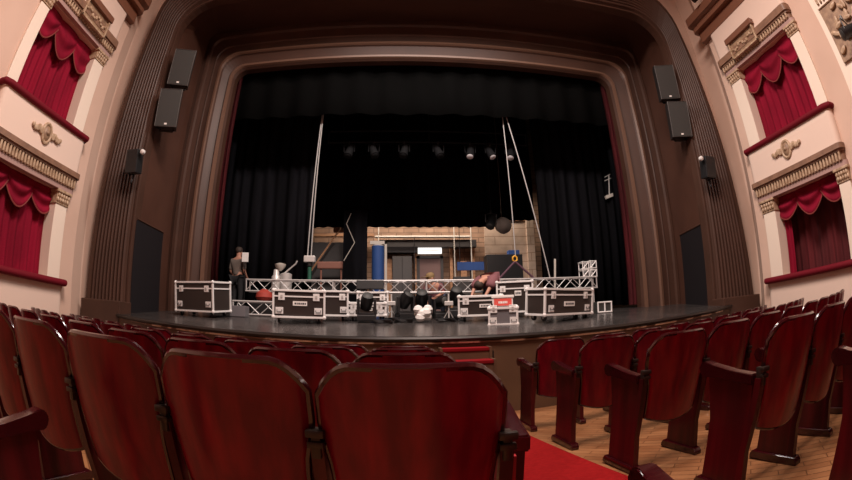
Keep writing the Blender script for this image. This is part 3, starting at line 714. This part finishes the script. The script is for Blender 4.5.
# blue items
bc = empty('blue_banner', (-.56, 13.0, stage_z(13.0)), 'tall bright blue padded column behind the truss', 'banner')
b = MB(); b.grid(lambda u, v: (.19 * math.cos(2*PI*u) , .19 * math.sin(2*PI*u), 2.12 * v), 24, 4, True); b.build('cover', BLUE, bc, True)
b = MB(); b.lathe([(.17, 2.12), (.17, 2.15), (.02, 2.16)], 20); b.build('cap', WHITEC, bc)
b = MB(); b.box((.20, .05, 0), (.27, .15, 2.3)); b.box((-.25, .05, 2.2), (.27, .15, 2.3)); b.build('frame', ROPE, bc)
bp = empty('blue_board', (2.27, 13.0, stage_z(13.0)), 'wide bright blue board on a stand behind the bending person', 'board')
b = MB(); b.box((-.42, -.03, 1.36), (.42, .03, 1.62), .01); b.build('board_face', BLUE, bp)
b = MB(); b.tube([(0, .05, 0), (0, .05, 1.5)], .02, 8); b.tube([(-.25, .05, .01), (0, .05, .3), (.25, .05, .01)], .015, 6); b.build('stand', BLACKM, bp)
b = MB(); b.box((3.66, 13.6, 3.20), (4.04, 13.85, 3.36), .02); o = b.build('blue_bundle', BLUE); 
b = MB(); b.box((2.9, 13.5, stage_z(13.7)), (4.1, 14.0, 3.20), .01); o2 = b.build('dark_crate', BLACKP); tag(o2, 'dark crate in front of the planked flat', 'crate'); tag(o, 'small blue bundle on the dark crate at the planked flat', 'bundle')
# dark masking column, rope, wooden prop on the left of the gap
b = MB(); b.box((-1.66, 13.2, stage_z(13.2)), (-.92, 13.4, 4.6)); o = b.build('black_column', BLACKV); tag(o, 'black column left of the blue column', 'column')
b = MB(); b.tube([(-1.43, 13.18, 4.48), (-1.57, 13.18, 4.14), (-1.30, 13.18, 3.54), (-1.63, 13.18, 2.97)], .013, 6); o = b.build('zigzag_rope', ROPE); tag(o, 'pale rope zigzagging beside the black column', 'rope')
b = MB(); b.tube([(-3.75, 13.9, 1.36), (-1.75, 13.9, 4.30)], .032, 6); b.box((-2.1, 13.9, 4.02), (-1.55, 14.0, 4.5), .05); o = b.build('wooden_prop', WOODO); tag(o, 'slanting wooden prop left of the zigzag rope', 'prop')
b = MB(); b.box((-3.0, 14.2, stage_z(14.2)), (-1.2, 14.5, 3.75), .01); o = b.build('dark_cabinet', DOORD); tag(o, 'wide dark cabinet behind the wooden prop', 'cabinet')
b = MB(); b.box((-2.52, 13.4, 2.75), (-1.62, 13.55, 2.98), .04); b.tube([(-2.4, 13.5, 2.8), (-2.4, 13.5, stage_z(13.5) + .01)], .03, 6); b.tube([(-1.75, 13.5, 2.8), (-1.75, 13.5, stage_z(13.5) + .01)], .03, 6)
o = b.build('wooden_trestle', mat('pinkish_wood', (.34, .15, .11), .7)); tag(o, 'pinkish wooden trestle behind the left hoist', 'trestle')
# right wing: gallery ladder and sticks
gl = empty('wing_ladder', (6.30, 11.10, 4.50), 'small pale metal ladder bracket on the right wing drape', 'ladder')
b = MB(); b.tube([(-.02, 0, .05), (.06, 0, .7)], .018, 6); b.tube([(-.12, 0, .5), (.12, 0, .60)], .014, 6); b.tube([(-.1, 0, .62), (.14, 0, .74)], .014, 6); b.build('rungs', STEEL, gl)
b = MB(); b.box((-.16, -.05, -.02), (.16, .05, .08), .01, Matrix.Rotation(-.35, 3, 'Y')); b.build('foot_plate', ROPE, gl)
b = MB(); b.tube([(4.16, 10.9, 1.30), (4.26, 10.95, 2.64)], .03, 6); o = b.build('lean_stick', ROPE); tag(o, 'pale stick leaning against the right drape', 'stick')
# chrome crate at the far right
cc = empty('silver_crate', (4.18, 8.0, stage_z(8.0)), 'small silver equipment box right of the angled case', 'box')
b = MB(); b.box((-.17, 0, 0), (.17, .3, .24), .01); b.build('body', GREYM, cc)
b = MB()
for z in (0.02, .22): b.tube([(-.17, -.01, z), (.17, -.01, z)], .016, 6)
for x in (-.16, 0, .16): b.tube([(x, -.01, .02), (x, -.01, .22)], .016, 6)
b.build('frame', ALU, cc)

# ------------------------------------------------------------------ gear between truss and cases
def moving_head(x, y, label, s=1.0, rz=0.0, up_=True):
    z = stage_z(y); t = empty('moving_light', (x, y, z + .02), label, 'stage light', 'black moving lights on the stage floor', rz)
    b = MB(); b.box((-.17*s, -.14*s, 0), (.17*s, .14*s, .12*s), .02); b.build('base', BLACKP, t)
    b = MB(); b.box((-.18*s, -.06*s, .12*s), (-.13*s, .06*s, .42*s), .015); b.box((.13*s, -.06*s, .12*s), (.18*s, .06*s, .42*s), .015); b.box((-.18*s, -.06*s, .11*s), (.18*s, .06*s, .16*s), .01); b.build('yoke', BLACKM, t)
    q = Vector((.2, -.7, .8 if up_ else .1)).to_track_quat('Z', 'Y').to_matrix()
    b = MB(); b.lathe([(.06*s, -.17*s), (.11*s, -.13*s), (.12*s, .05*s), (.10*s, .16*s), (.09*s, .16*s)], 14, q, (0, 0, .36*s)); h = b.build('head', BLACKP, t, True)
    b = MB(); b.lathe([(.088*s, .155*s), (.05*s, .175*s), (.01*s, .18*s)], 14, q, (0, 0, .36*s)); b.build('lens', GREYM, h, True)
    return t
moving_head(-.53, 7.62, 'black moving light in front of the low centre case', .95)
moving_head(.16, 8.15, 'black moving light left of the white bundle', 1.0, .4)
moving_head(.50, 8.6, 'black moving light behind the white bundle', 1.05, -.3)
moving_head(.85, 8.25, 'black moving light right of the white bundle', .9, .2, False)
moving_head(1.2, 8.75, 'black moving light left of the case with the bent person', 1.15, -.2)
# dark monitor on the truss at left of centre
mo = empty('tilted_monitor', (-.58, 9.38, 1.30), 'dark tilted monitor on a stand before the truss', 'monitor')
b = MB(); b.box((-.30, -.04, .48), (.30, .04, .68), .01, Matrix.Rotation(-.12, 3, 'X')); b.build('screen', BLACKP, mo)
b = MB(); b.tube([(0, 0, -.085), (0, 0, .5)], .02, 8); b.tube([(-.2, -.1, -.085), (0, 0, .1), (.2, -.1, -.085)], .014, 6); b.build('stand', BLACKM, mo)
# white bundle and small bits
b = MB()
rr = random.Random(5)
for k in range(9):
    b.lathe([(.01, 0), (.07, .02), (.09, .07), (.06, .13), (.01, .15)], 9, Matrix.Rotation(rr.uniform(-.5, .5), 3, 'X') @ Matrix.Rotation(rr.random() * 3, 3, 'Z'), (.44 + rr.uniform(-.12, .12), 7.6 + rr.uniform(-.05, .08), stage_z(7.6) + rr.uniform(.0, .17)))
o = b.build('white_bundle', WHITEC, None, True); tag(o, 'crumpled white bundle lying on the stage at the centre', 'bundle')
for k, (x, y) in enumerate(((.1, 7.5), (-.25, 7.3), (.85, 7.55), (1.0, 8.1), (-.05, 7.9))):
    z = stage_z(y); b = MB(); r2 = random.Random(k); pts = []
    for q in range(60): a = q * .42; r_ = .11 + .03 * math.sin(q * 1.3 + k); pts.append((x + r_ * math.cos(a) * 1.3, y + r_ * math.sin(a) * .8, z + .014 + .0009 * q))
    b.tube(pts, .010, 6); o = b.build('coiled_cable', BLACKP, None, True)
    tag(o, ['coiled black cable left of the white bundle', 'coiled black cable nearest the stage edge, left of centre', 'coiled black cable just right of the white bundle', 'coiled black cable behind the right of centre case', 'coiled black cable behind the white bundle, left side'][k], 'cable', 'cable coils on the stage')
for k, (x, y) in enumerate(((-.1, 8.3), (.95, 7.9))):
    a = empty('silver_stand', (x, y, stage_z(y)), ['small silver stand left of the dark lights', 'small silver stand right of the white bundle'][k], 'stand')
    b = MB(); b.tube([(0, 0, .02), (0, 0, .5)], .016, 6); b.tube([(-.1, .05, .02), (0, 0, .2), (.1, .05, .02)], .012, 6); b.build('legs', STEEL, a)
    b = MB(); b.box((-.08, -.05, .28), (.08, .05, .36), .01); b.build('head', STEEL, a)
# left: white lights on stand, red strap ball, white paper, grey box
we = empty('followspot', (-2.88, 10.4, stage_z(10.4)), 'pale grey lamp unit with disc top behind the truss, left', 'stage light')
b = MB(); b.tube([(0, 0, .02), (0, 0, .9)], .025, 8); b.tube([(-.25, -.1, .02), (0, 0, .4), (.25, -.1, .02)], .018, 6); b.build('stand', BLACKM, we)
b = MB(); b.lathe([(.09, .58), (.12, .62), (.12, .95), (.08, 1.0), (.07, 1.12), (.05, 1.14)], 14, Matrix.Identity(3), (-.12, 0, 0)); b.lathe([(.10, .60), (.15, .64), (.15, 1.02), (.09, 1.05)], 14, Matrix.Identity(3), (.14, 0, 0)); b.build('lamp_housing', STEEL, we, True)
b = MB(); b.lathe([(.03, 1.1), (.13, 1.2), (.15, 1.27), (.04, 1.3)], 16, Matrix.Identity(3), (-.02, 0, 0)); b.build('disc', ROPE, we, True)
b = MB(); b.tube([(.1, 0, 1.05), (.38, 0, 1.28), (.42, 0, 1.36)], .02, 6); b.build('arm', STEEL, we)
b = MB(); b.lathe([(.01, 0), (.13, .03), (.20, .14), (.18, .24), (.06, .32), (.01, .33)], 16, Matrix.Identity(3), (-2.94, 9.25, stage_z(9.25) + .26)); o = b.build('strap_ball', REDB, None, True); tag(o, 'red ball shaped strap bundle above the short truss', 'bundle')
b = MB(); b.box((-3.2, 9.05, stage_z(9.2)), (-2.7, 9.45, stage_z(9.2) + .26), .01); o = b.build('dark_crate', BLACKP); tag(o, 'dark crate under the red strap bundle', 'crate')
b = MB(); b.box((-3.36, 8.2, stage_z(8.3)), (-3.02, 8.48, stage_z(8.3) + .22), .01); o = b.build('grey_crate', CASEG); tag(o, 'small grey crate beside the large left case', 'crate')

# ------------------------------------------------------------------ people
def skinned(name, joints, bones, rad, m, parent, root=0, sub=2):
    me = bpy.data.meshes.new(name); me.from_pydata([Vector(j) for j in joints], bones, []); me.update()
    o = bpy.data.objects.new(name, me); COL.objects.link(o)
    md_ = o.modifiers.new('skin', 'SKIN')
    for i, v in enumerate(me.skin_vertices[0].data):
        r = rad[i]; v.radius = (r, r) if not isinstance(r, tuple) else r
        v.use_root = (i == root)
    md_.use_smooth_shade = True
    sb = o.modifiers.new('sub', 'SUBSURF'); sb.levels = sub; sb.render_levels = sub
    bpy.context.view_layer.update()
    dg = bpy.context.evaluated_depsgraph_get()
    nm_ = bpy.data.meshes.new_from_object(o.evaluated_get(dg))
    bpy.data.objects.remove(o)
    nm_.materials.clear(); nm_.materials.append(m)
    for p in nm_.polygons: p.use_smooth = True
    o2 = bpy.data.objects.new(name, nm_); COL.objects.link(o2); o2.parent = parent
    return o2
def person(loc, rz, pose, label, shirt, legs, hair, cap=None, grow=.018):
    """pose: dict of joints in metres, local frame, facing -y"""
    t = empty('person', loc, label, 'person', None, rz)
    J = pose
    N = ['pelvis', 'waist', 'chest', 'neck', 'head0', 'head1', 'shL', 'elL', 'wrL', 'haL', 'shR', 'elR', 'wrR', 'haR', 'hiL', 'knL', 'anL', 'toL', 'hiR', 'knR', 'anR', 'toR']
    idx = {n: i for i, n in enumerate(N)}
    E_ = [('pelvis', 'waist'), ('waist', 'chest'), ('chest', 'neck'), ('neck', 'head0'), ('head0', 'head1'), ('chest', 'shL'), ('shL', 'elL'), ('elL', 'wrL'), ('wrL', 'haL'), ('chest', 'shR'), ('shR', 'elR'), ('elR', 'wrR'), ('wrR', 'haR'),
          ('pelvis', 'hiL'), ('hiL', 'knL'), ('knL', 'anL'), ('anL', 'toL'), ('pelvis', 'hiR'), ('hiR', 'knR'), ('knR', 'anR'), ('anR', 'toR')]
    Rr = dict(pelvis=.13, waist=.12, chest=.145, neck=.055, head0=.085, head1=.088, sh=.065, el=.043, wr=.03, ha=.036, hi=.085, kn=.058, an=.04, to=.035)
    def rad(n): return Rr.get(n) or Rr[n[:2]]
    skinned('body', [J[n] for n in N], [(idx[a], idx[c]) for a, c in E_], [rad(n) for n in N], SKIN, t)
    def sub(name, names, edges, grow, m):
        ii = {n: i for i, n in enumerate(names)}
        return skinned(name, [J[n] for n in names], [(ii[a], ii[c]) for a, c in edges], [rad(n) + grow for n in names], m, t)
    sub('shirt', ['pelvis', 'waist', 'chest', 'shL', 'elL', 'shR', 'elR'], [('pelvis', 'waist'), ('waist', 'chest'), ('chest', 'shL'), ('shL', 'elL'), ('chest', 'shR'), ('shR', 'elR')], grow, shirt)
    sub('trousers', ['pelvis', 'hiL', 'knL', 'anL', 'hiR', 'knR', 'anR'], [('pelvis', 'hiL'), ('hiL', 'knL'), ('knL', 'anL'), ('pelvis', 'hiR'), ('hiR', 'knR'), ('knR', 'anR')], .016, legs)
    h0, h1 = Vector(J['head0']), Vector(J['head1']); d = (h1 - h0).normalized(); q = d.to_track_quat('Z', 'Y').to_matrix()
    c = h0.lerp(h1, .75); face = J['face']
    b = MB(); b.lathe([(.092, -.02), (.106, .03), (.10, .08), (.06, .118), (.008, .126)], 16, q, c - Vector(face) * .02); b.build('hair' if cap is None else 'cap', hair if cap is None else cap, t, True)
    fv = Vector(face).normalized()
    if cap is not None:
        b = MB(); b.box((-.075, -.07, -.008), (.075, .07, .008), .006, fv.to_track_quat('-Y', 'Z').to_matrix(), c + fv * .13 + d * .03); b.build('cap_peak', cap, t)
    b = MB(); fq = fv.to_track_quat('Z', 'Y').to_matrix()
    m0 = h0.lerp(h1, .45)
    sd = fv.cross(d).normalized()
    b = MB(); b.lathe([(.016, -.01), (.012, .02), (.004, .03)], 8, fq, m0 + fv * .085 - d * .01); b.build('nose', SKIN, t, True)
    for sx in (-1, 1):
        b = MB(); b.lathe([(.004, 0), (.012, .004), (.008, .010), (.002, .012)], 8, fq, m0 + fv * .08 + d * .03 + sd * sx * .032); b.build('eye', HAIR, t, True)
        b = MB(); b.lathe([(.01, -.008), (.026, 0), (.01, .008)], 8, Matrix.Rotation(0, 3, 'X') @ sd.to_track_quat('Z', 'Y').to_matrix(), m0 + sd * sx * .092); b.build('ear', SKIN, t, True)
    b = MB(); b.box((-.024, -.006, -.004), (.024, .006, .004), .002, fv.to_track_quat('-Y', 'Z').to_matrix(), m0 + fv * .088 - d * .05); b.build('mouth', REDB, t)
    for sN in ('L', 'R'):
        p = Vector(J['ha' + sN]); w_ = Vector(J['wr' + sN]); dd = (p - w_).normalized(); ss = dd.orthogonal().normalized()
        for k in range(4):
            o_ = p + ss * (k - 1.5) * .018; ln = (.075, .085, .08, .062)[k]
            b = MB(); b.tube([o_, o_ + dd * ln * .55, o_ + dd * ln + dd.cross(ss) * .02], [.010, .009, .006], 6); b.build('finger', SKIN, t, True)
        b = MB(); b.tube([p - dd * .03 + ss * .02, p + ss * .055 + dd * .015, p + ss * .06 + dd * .045], [.012, .010, .007], 6); b.build('thumb', SKIN, t, True)
        f = Vector(J['to' + sN]); a = Vector(J['an' + sN])
        b = MB(); ang = math.atan2(f.y - a.y, f.x - a.x)
        b.box((-.10, -.05, 0), (.20, .05, .085), .03, Matrix.Rotation(ang, 3, 'Z'), (a.x, a.y, 0)); b.build('shoe', CLOTHK, t, True)
    return t
stand = dict(pelvis=(0, 0, .95), waist=(0, 0, 1.1), chest=(0, .0, 1.33), neck=(0, -.01, 1.48), head0=(0, -.03, 1.56), head1=(0, -.035, 1.66), face=(0, -1, 0),
    shL=(.19, 0, 1.40), elL=(.24, .02, 1.12), wrL=(.20, -.16, .95), haL=(.18, -.24, .92), shR=(-.19, 0, 1.40), elR=(-.24, .02, 1.12), wrR=(-.20, -.16, .96), haR=(-.18, -.24, .93),
    hiL=(.10, 0, .90), knL=(.11, -.02, .50), anL=(.11, .02, .09), toL=(.12, -.12, .05), hiR=(-.10, 0, .90), knR=(-.11, -.02, .50), anR=(-.11, .02, .09), toR=(-.12, -.12, .05))
# crouching man with an olive cap, looking to the left
cr_ = dict(pelvis=(.06, .12, .34), waist=(.03, .08, .46), chest=(-.04, -.02, .66), neck=(-.08, -.06, .79), head0=(-.11, -.08, .85), head1=(-.13, -.09, .93), face=(-.85, -.5, -.15),
    shL=(.14, -.02, .72), elL=(.18, -.22, .54), wrL=(.02, -.36, .46), haL=(-.05, -.40, .42), shR=(-.20, .04, .70), elR=(-.30, -.12, .50), wrR=(-.24, -.30, .38), haR=(-.20, -.36, .32),
    hiL=(.15, .08, .32), knL=(.20, -.26, .50), anL=(.17, .0, .09), toL=(.18, -.14, .05), hiR=(-.03, .12, .32), knR=(-.16, -.20, .46), anR=(-.12, .04, .09), toR=(-.15, -.10, .05))
person((.90, 10.1, stage_z(10.1)), 0, cr_, 'person in olive cap and maroon shirt crouching behind the truss centre', CLOTHR, JEANS, HAIR, CAPM)
# person bent over behind the case right of centre, back humped, head down to the left
bent = dict(pelvis=(.14, .10, .66), waist=(.11, .02, .80), chest=(.0, -.08, .86), neck=(-.17, -.14, .78), head0=(-.25, -.16, .71), head1=(-.31, -.18, .64), face=(-.5, -.3, -.8),
    shL=(.02, -.26, .78), elL=(-.14, -.34, .56), wrL=(-.28, -.36, .36), haL=(-.33, -.37, .30), shR=(-.14, .12, .80), elR=(-.30, .10, .58), wrR=(-.40, .02, .40), haR=(-.43, -.02, .34),
    hiL=(.20, -.02, .62), knL=(.06, -.24, .44), anL=(.20, -.06, .09), toL=(.08, -.12, .05), hiR=(.12, .20, .62), knR=(-.04, .12, .42), anR=(.10, .22, .09), toR=(-.02, .18, .05))
person((1.98, 9.2, stage_z(9.2)), .25, bent, 'person in mauve shirt and jeans bending low behind the case', CLOTHR, JEANS, HAIR, None, .075)
# person at the far left, seen from behind, in grey brown
person((-4.2, 10.75, stage_z(10.75)), PI - .3, stand, 'person in grey brown top seen from behind at the left drape', CLOTHG, CLOTHK, HAIR)
b = MB(); b.box((-3.98, 10.45, 2.52), (-3.80, 10.47, 2.76), .002, None); o = b.build('paper_sheet', PAPER); tag(o, 'white sheet of paper pinned up beside the left person', 'paper')
b = MB(); b.tube([(-3.89, 10.48, 2.76), (-3.89, 10.48, stage_z(10.48))], .012, 6); o = b.build('paper_stand', BLACKM); tag(o, 'thin dark stand holding the white sheet of paper', 'stand')

# ------------------------------------------------------------------ loudspeakers
def speaker(loc, yaw, pitch, label, sz=(.52, .42, .84), roll=0.0):
    t = empty('loudspeaker', loc, label, 'loudspeaker', 'loudspeakers beside the stage opening'); t.rotation_euler = (pitch, roll, yaw)
    w_, d_, h_ = sz
    b = MB(); b.prism([(-w_/2, 0), (w_/2, 0), (w_*.36, d_), (-w_*.36, d_)], -h_/2, h_/2, 'XY'); b.build('cabinet', BLACKP, t)
    b = MB(); b.box((-w_/2 + .02, -.015, -h_/2 + .02), (w_/2 - .02, .005, h_/2 - .02), .004); g = b.build('grille', GREYM, t)
    b = MB()
    b.tube([(-w_/2 + .012, -.012, -h_/2 + .012), (w_/2 - .012, -.012, -h_/2 + .012), (w_/2 - .012, -.012, h_/2 - .012), (-w_/2 + .012, -.012, h_/2 - .012)], .010, 6, closed=True); b.build('rim', RIMG, t)
    b = MB(); b.box((-.03, -.02, -h_/2 + .05), (.03, -.014, -h_/2 + .085)); b.build('badge', PAPER, g)
    b = MB(); b.tube([(-w_*.3, d_*.5, -h_/2 - .05), (w_*.3, d_*.5, -h_/2 - .05)], .02, 6); b.tube([(-w_*.3, d_*.5, -h_/2 - .05), (-w_*.3, d_ * .8, h_/2 - .1)], .018, 6); b.tube([(w_*.3, d_*.5, -h_/2 - .05), (w_*.3, d_*.8, h_/2 - .1)], .018, 6); b.build('bracket', BLACKM, t)
    return t
speaker((-4.74, 7.05, 6.22), .35, .30, 'upper black loudspeaker on the left side of the frame', roll=.05)
speaker((-4.79, 7.02, 5.19), .35, .22, 'lower black loudspeaker on the left side of the frame', roll=.0)
speaker((6.18, 7.05, 6.14), -.35, .30, 'upper black loudspeaker on the right side of the frame', roll=-.05)
speaker((6.24, 7.02, 5.15), -.35, .22, 'lower black loudspeaker on the right side of the frame', roll=.0)
for x, sg_, nm in ((-5.17, 1, 'left'), (6.50, -1, 'right')):
    t = empty('wall_projector', (x, 6.72, 3.92), 'dark box light with white knob on the %s fluted frame' % nm, 'box light')
    b = MB(); b.box((-.15, -.14, -.27), (.15, .1, .20), .02, Matrix.Rotation(.15, 3, 'X')); b.build('housing', BLACKP, t)
    b = MB(); b.lathe([(.02, 0), (.05, .02), (.05, .08), (.02, .10)], 10, Matrix.Rotation(PI/2, 3, 'X'), (sg_ * .24, -.05, .12)); b.build('knob', WHITEC, t, True)
    b = MB(); b.tube([(0, .05, -.27), (0, .02, -.42)], .02, 6); b.lathe([(.015, -.47), (.03, -.45), (.03, -.42), (.01, -.40)], 8); b.build('bracket', BLACKM, t)
    b = MB(); b.tube([(0, .1, 0), (0, .26, 0)], .02, 6); b.tube([(0, 0, .1), (sg_ * .24, -.04, .12)], .012, 6); b.build('arm', BLACKM, t)

# ------------------------------------------------------------------ seats
SW = .508                                   # width of one back
def back_pt(x, z, th):
    hw = SW / 2; e = x / hw
    return Vector((x, -.066 * (1 - e * e) - (z - .66) * .24 + th, z))
def seat_half(z): return SW / 2 - .026 * min(1, max(0, (.70 - z) / .12)) - .012 * max(0, (.58 - z) / .25)
def top_z(e): a = abs(e); return .893 - .012 * (1 - min(1, a / .6)) * 0 - (.085 * ((a - .58) / .42) ** 2.2 if a > .58 else 0)
def bot_z(e): return .33 + .045 * e * e
def make_backrest():
    b = MB(); nu, nv = 22, 10
    def f(u, v, th):
        e = 2 * u - 1; z = bot_z(e) + (top_z(e) - bot_z(e)) * v
        return back_pt(e * seat_half(z), z, th)
    F_ = [[b.b.verts.new(f(i / nu, j / nv, 0)) for j in range(nv + 1)] for i in range(nu + 1)]
    B_ = [[b.b.verts.new(f(i / nu, j / nv, .028)) for j in range(nv + 1)] for i in range(nu + 1)]
    for i in range(nu):
        for j in range(nv):
            b.b.faces.new((F_[i][j], F_[i+1][j], F_[i+1][j+1], F_[i][j+1])); b.b.faces.new((B_[i][j], B_[i][j+1], B_[i+1][j+1], B_[i+1][j]))
        b.b.faces.new((F_[i][nv], F_[i+1][nv], B_[i+1][nv], B_[i][nv])); b.b.faces.new((F_[i][0], B_[i][0], B_[i+1][0], F_[i+1][0]))
    for j in range(nv):
        b.b.faces.new((F_[0][j], F_[0][j+1], B_[0][j+1], B_[0][j])); b.b.faces.new((F_[nu][j], B_[nu][j], B_[nu][j+1], F_[nu][j+1]))
    return b, f
def arm_parts(parent, x):
    # armrest with raised scroll front, side panel, floor foot
    b = MB(); prof = [(.042, .602), (.36, .64), (.40, .625), (.43, .64), (.445, .675), (.43, .705), (.395, .715), (.34, .698), (.20, .672), (.042, .657)]
    b.prism(prof, x - .032, x + .032, 'YZ'); bmesh.ops.bevel(b.b, geom=b.b.edges[:], offset=.006, segments=2, affect='EDGES'); b.build('armrest', TRIM, parent, True)
    b = MB(); b.prism([(.05, .03), (.075, .20), (.06, .45), (.046, .62), (.375, .645), (.35, .40), (.37, .03)], x - .016, x + .016, 'YZ'); p = b.build('side_panel', SEATD, parent)
    b = MB(); b.prism([(.01, .0), (.01, .03), (.03, .055), (.40, .055), (.42, .03), (.42, .0)], x - .034, x + .034, 'YZ'); bmesh.ops.bevel(b.b, geom=b.b.edges[:], offset=.006, segments=1, affect='EDGES'); b.build('foot', TRIM, p)
def bracket(parent, x):
    b = MB(); b.box((x - .028, -.034, .668), (x + .028, -.008, .692), .005); b.box((x - .025, -.030, .635), (x + .025, -.004, .656), .005); b.box((x - .014, -.02, .60), (x + .014, .03, .69), .004); b.build('hinge_bracket', BRACK, parent, True)
    b = MB(); b.prism([(.05, .03), (.10, .03), (.10, .25), (.03, .635), (-.012, .635), (.06, .25)], x - .02, x + .02, 'YZ'); b.build('rear_post', SEATD, parent, True)
PITCHW = .542
def make_seat(name, end):
    t = empty(name, (0, 0, -50), 'seat', 'theatre seat')
    b, f = make_backrest(); b.build('backrest', SEATW, t, True, sharp=1.2)
    b = MB(); pts = []
    for i in range(23): pts.append(f(i / 22, 1, .014))
    for j in range(9, -1, -1): pts.append(f(1, j / 10, .014))
    for i in range(21, -1, -1): pts.append(f(i / 22, 0, .014))
    for j in range(1, 10): pts.append(f(0, j / 10, .014))
    b.tube(pts, .0145, 8, closed=True); b.build('edge_trim', TRIM, t, True)
    # folded seat in front of the back
    b = MB(); b.box((-.215, .15, .40), (.215, .20, .62), .022, Matrix.Rotation(.0, 3, 'X')); sp = b.build('folding_seat', SEATD, t, True)
    b = MB(); b.box((-.205, .085, .42), (.205, .155, .60), .03, Matrix.Rotation(.0, 3, 'X')); b.build('seat_pad', SEATV, sp, True)
    b = MB(); b.grid(lambda u, v: back_pt((2*u-1) * .20, .42 + .42 * v, .032 + .035 * math.sin(PI * u) ** .5 * math.sin(PI * v) ** .5), 12, 10); b.build('back_pad', SEATV, t, True)
    bracket(t, PITCHW / 2)
    if end == 'right':
        arm_parts(t, PITCHW / 2 + .05)
        b = MB(); b.prism([(.04, .20), (.02, .60), (.36, .62), (.34, .20)], PITCHW / 2 + .004, PITCHW / 2 + .034, 'YZ'); b.build('side_pad', SEATV, t)
    else: arm_parts(t, PITCHW / 2)
    if end == 'left': arm_parts(t, -PITCHW / 2); bracket(t, -PITCHW / 2)
    return t
protos = {e: make_seat('theatre_seat', e) for e in ('none', 'left', 'right')}
used = {e: False for e in protos}
ACX, ACY = CX + .05, 14.18
def place_seat(R, th, left_end, label, group):
    src = protos[left_end]
    if used[left_end]: o = copy_tree(src)
    else: o = src; used[left_end] = True
    x = ACX + R * math.sin(th); y = ACY - R * math.cos(th)
    o.location = (x, y, floor_z(y, x)); o.rotation_euler = (0, 0, th)
    o['label'] = label; o['category'] = 'theatre seat'; o['group'] = group
    return o
# left block: from the aisle leftwards
ROWN = ['nearest row', 'second row ahead', 'third row ahead', 'fourth row ahead', 'front row by the stage']
for r, (R, xe) in enumerate(((13.0, .305), (12.17, .305), (11.34, .31), (10.52, .33), (9.72, .36))):
    th = math.asin((xe - ACX) / R) - PITCHW / 2 / R
    k = 0
    while True:
        x = ACX + R * math.sin(th); y = ACY - R * math.cos(th)
        if x < XL + .55 or k > 15 or y > 5.9 or (y > front_y(x) - .75): break
        lab = 'dark red wooden seat, left block, %s, %s from the aisle' % (ROWN[r], ORD[k])
        place_seat(R, th, 'right' if k == 0 else 'none', lab, 'wooden seats of the left block')
        th -= PITCHW / R; k += 1
RROWN = ['row nearest the camera', 'second row ahead', 'third row ahead', 'fourth row ahead', 'fifth row ahead', 'front row by the stage']
for r, (R, xe) in enumerate(((13.56, 1.92), (12.78, 1.65), (11.95, 1.45), (11.11, 1.36), (10.28, 1.28), (9.68, 1.20))):
    th = math.asin((xe - ACX) / R) + PITCHW / 2 / R
    k = 0
    while True:
        x = ACX + R * math.sin(th); y = ACY - R * math.cos(th)
        if x > XR - .55 or k > 15 or y > 5.9 or (y > front_y(x) - .75): break
        lab = 'dark red wooden seat, right block, %s, %s from the aisle' % (RROWN[r], ORD[k])
        place_seat(R, th, 'left' if k == 0 else 'none', lab, 'wooden seats of the right block')
        th += PITCHW / R; k += 1
# the row the camera stands in: only two arm panels reach into the frame
for x, y, th, lab in ((.54, .47, -.02, 'dark red armrest panel cut off at the bottom edge beside the aisle carpet'), (-1.30, .70, -.16, 'broad dark red armrest panel at the lower left corner, cut off by the frame')):
    t = empty('armrest_panel', (x, y, floor_z(y)), lab, 'armrest', None, th); t.scale = (.88, .88, .88)
    arm_parts(t, 0)
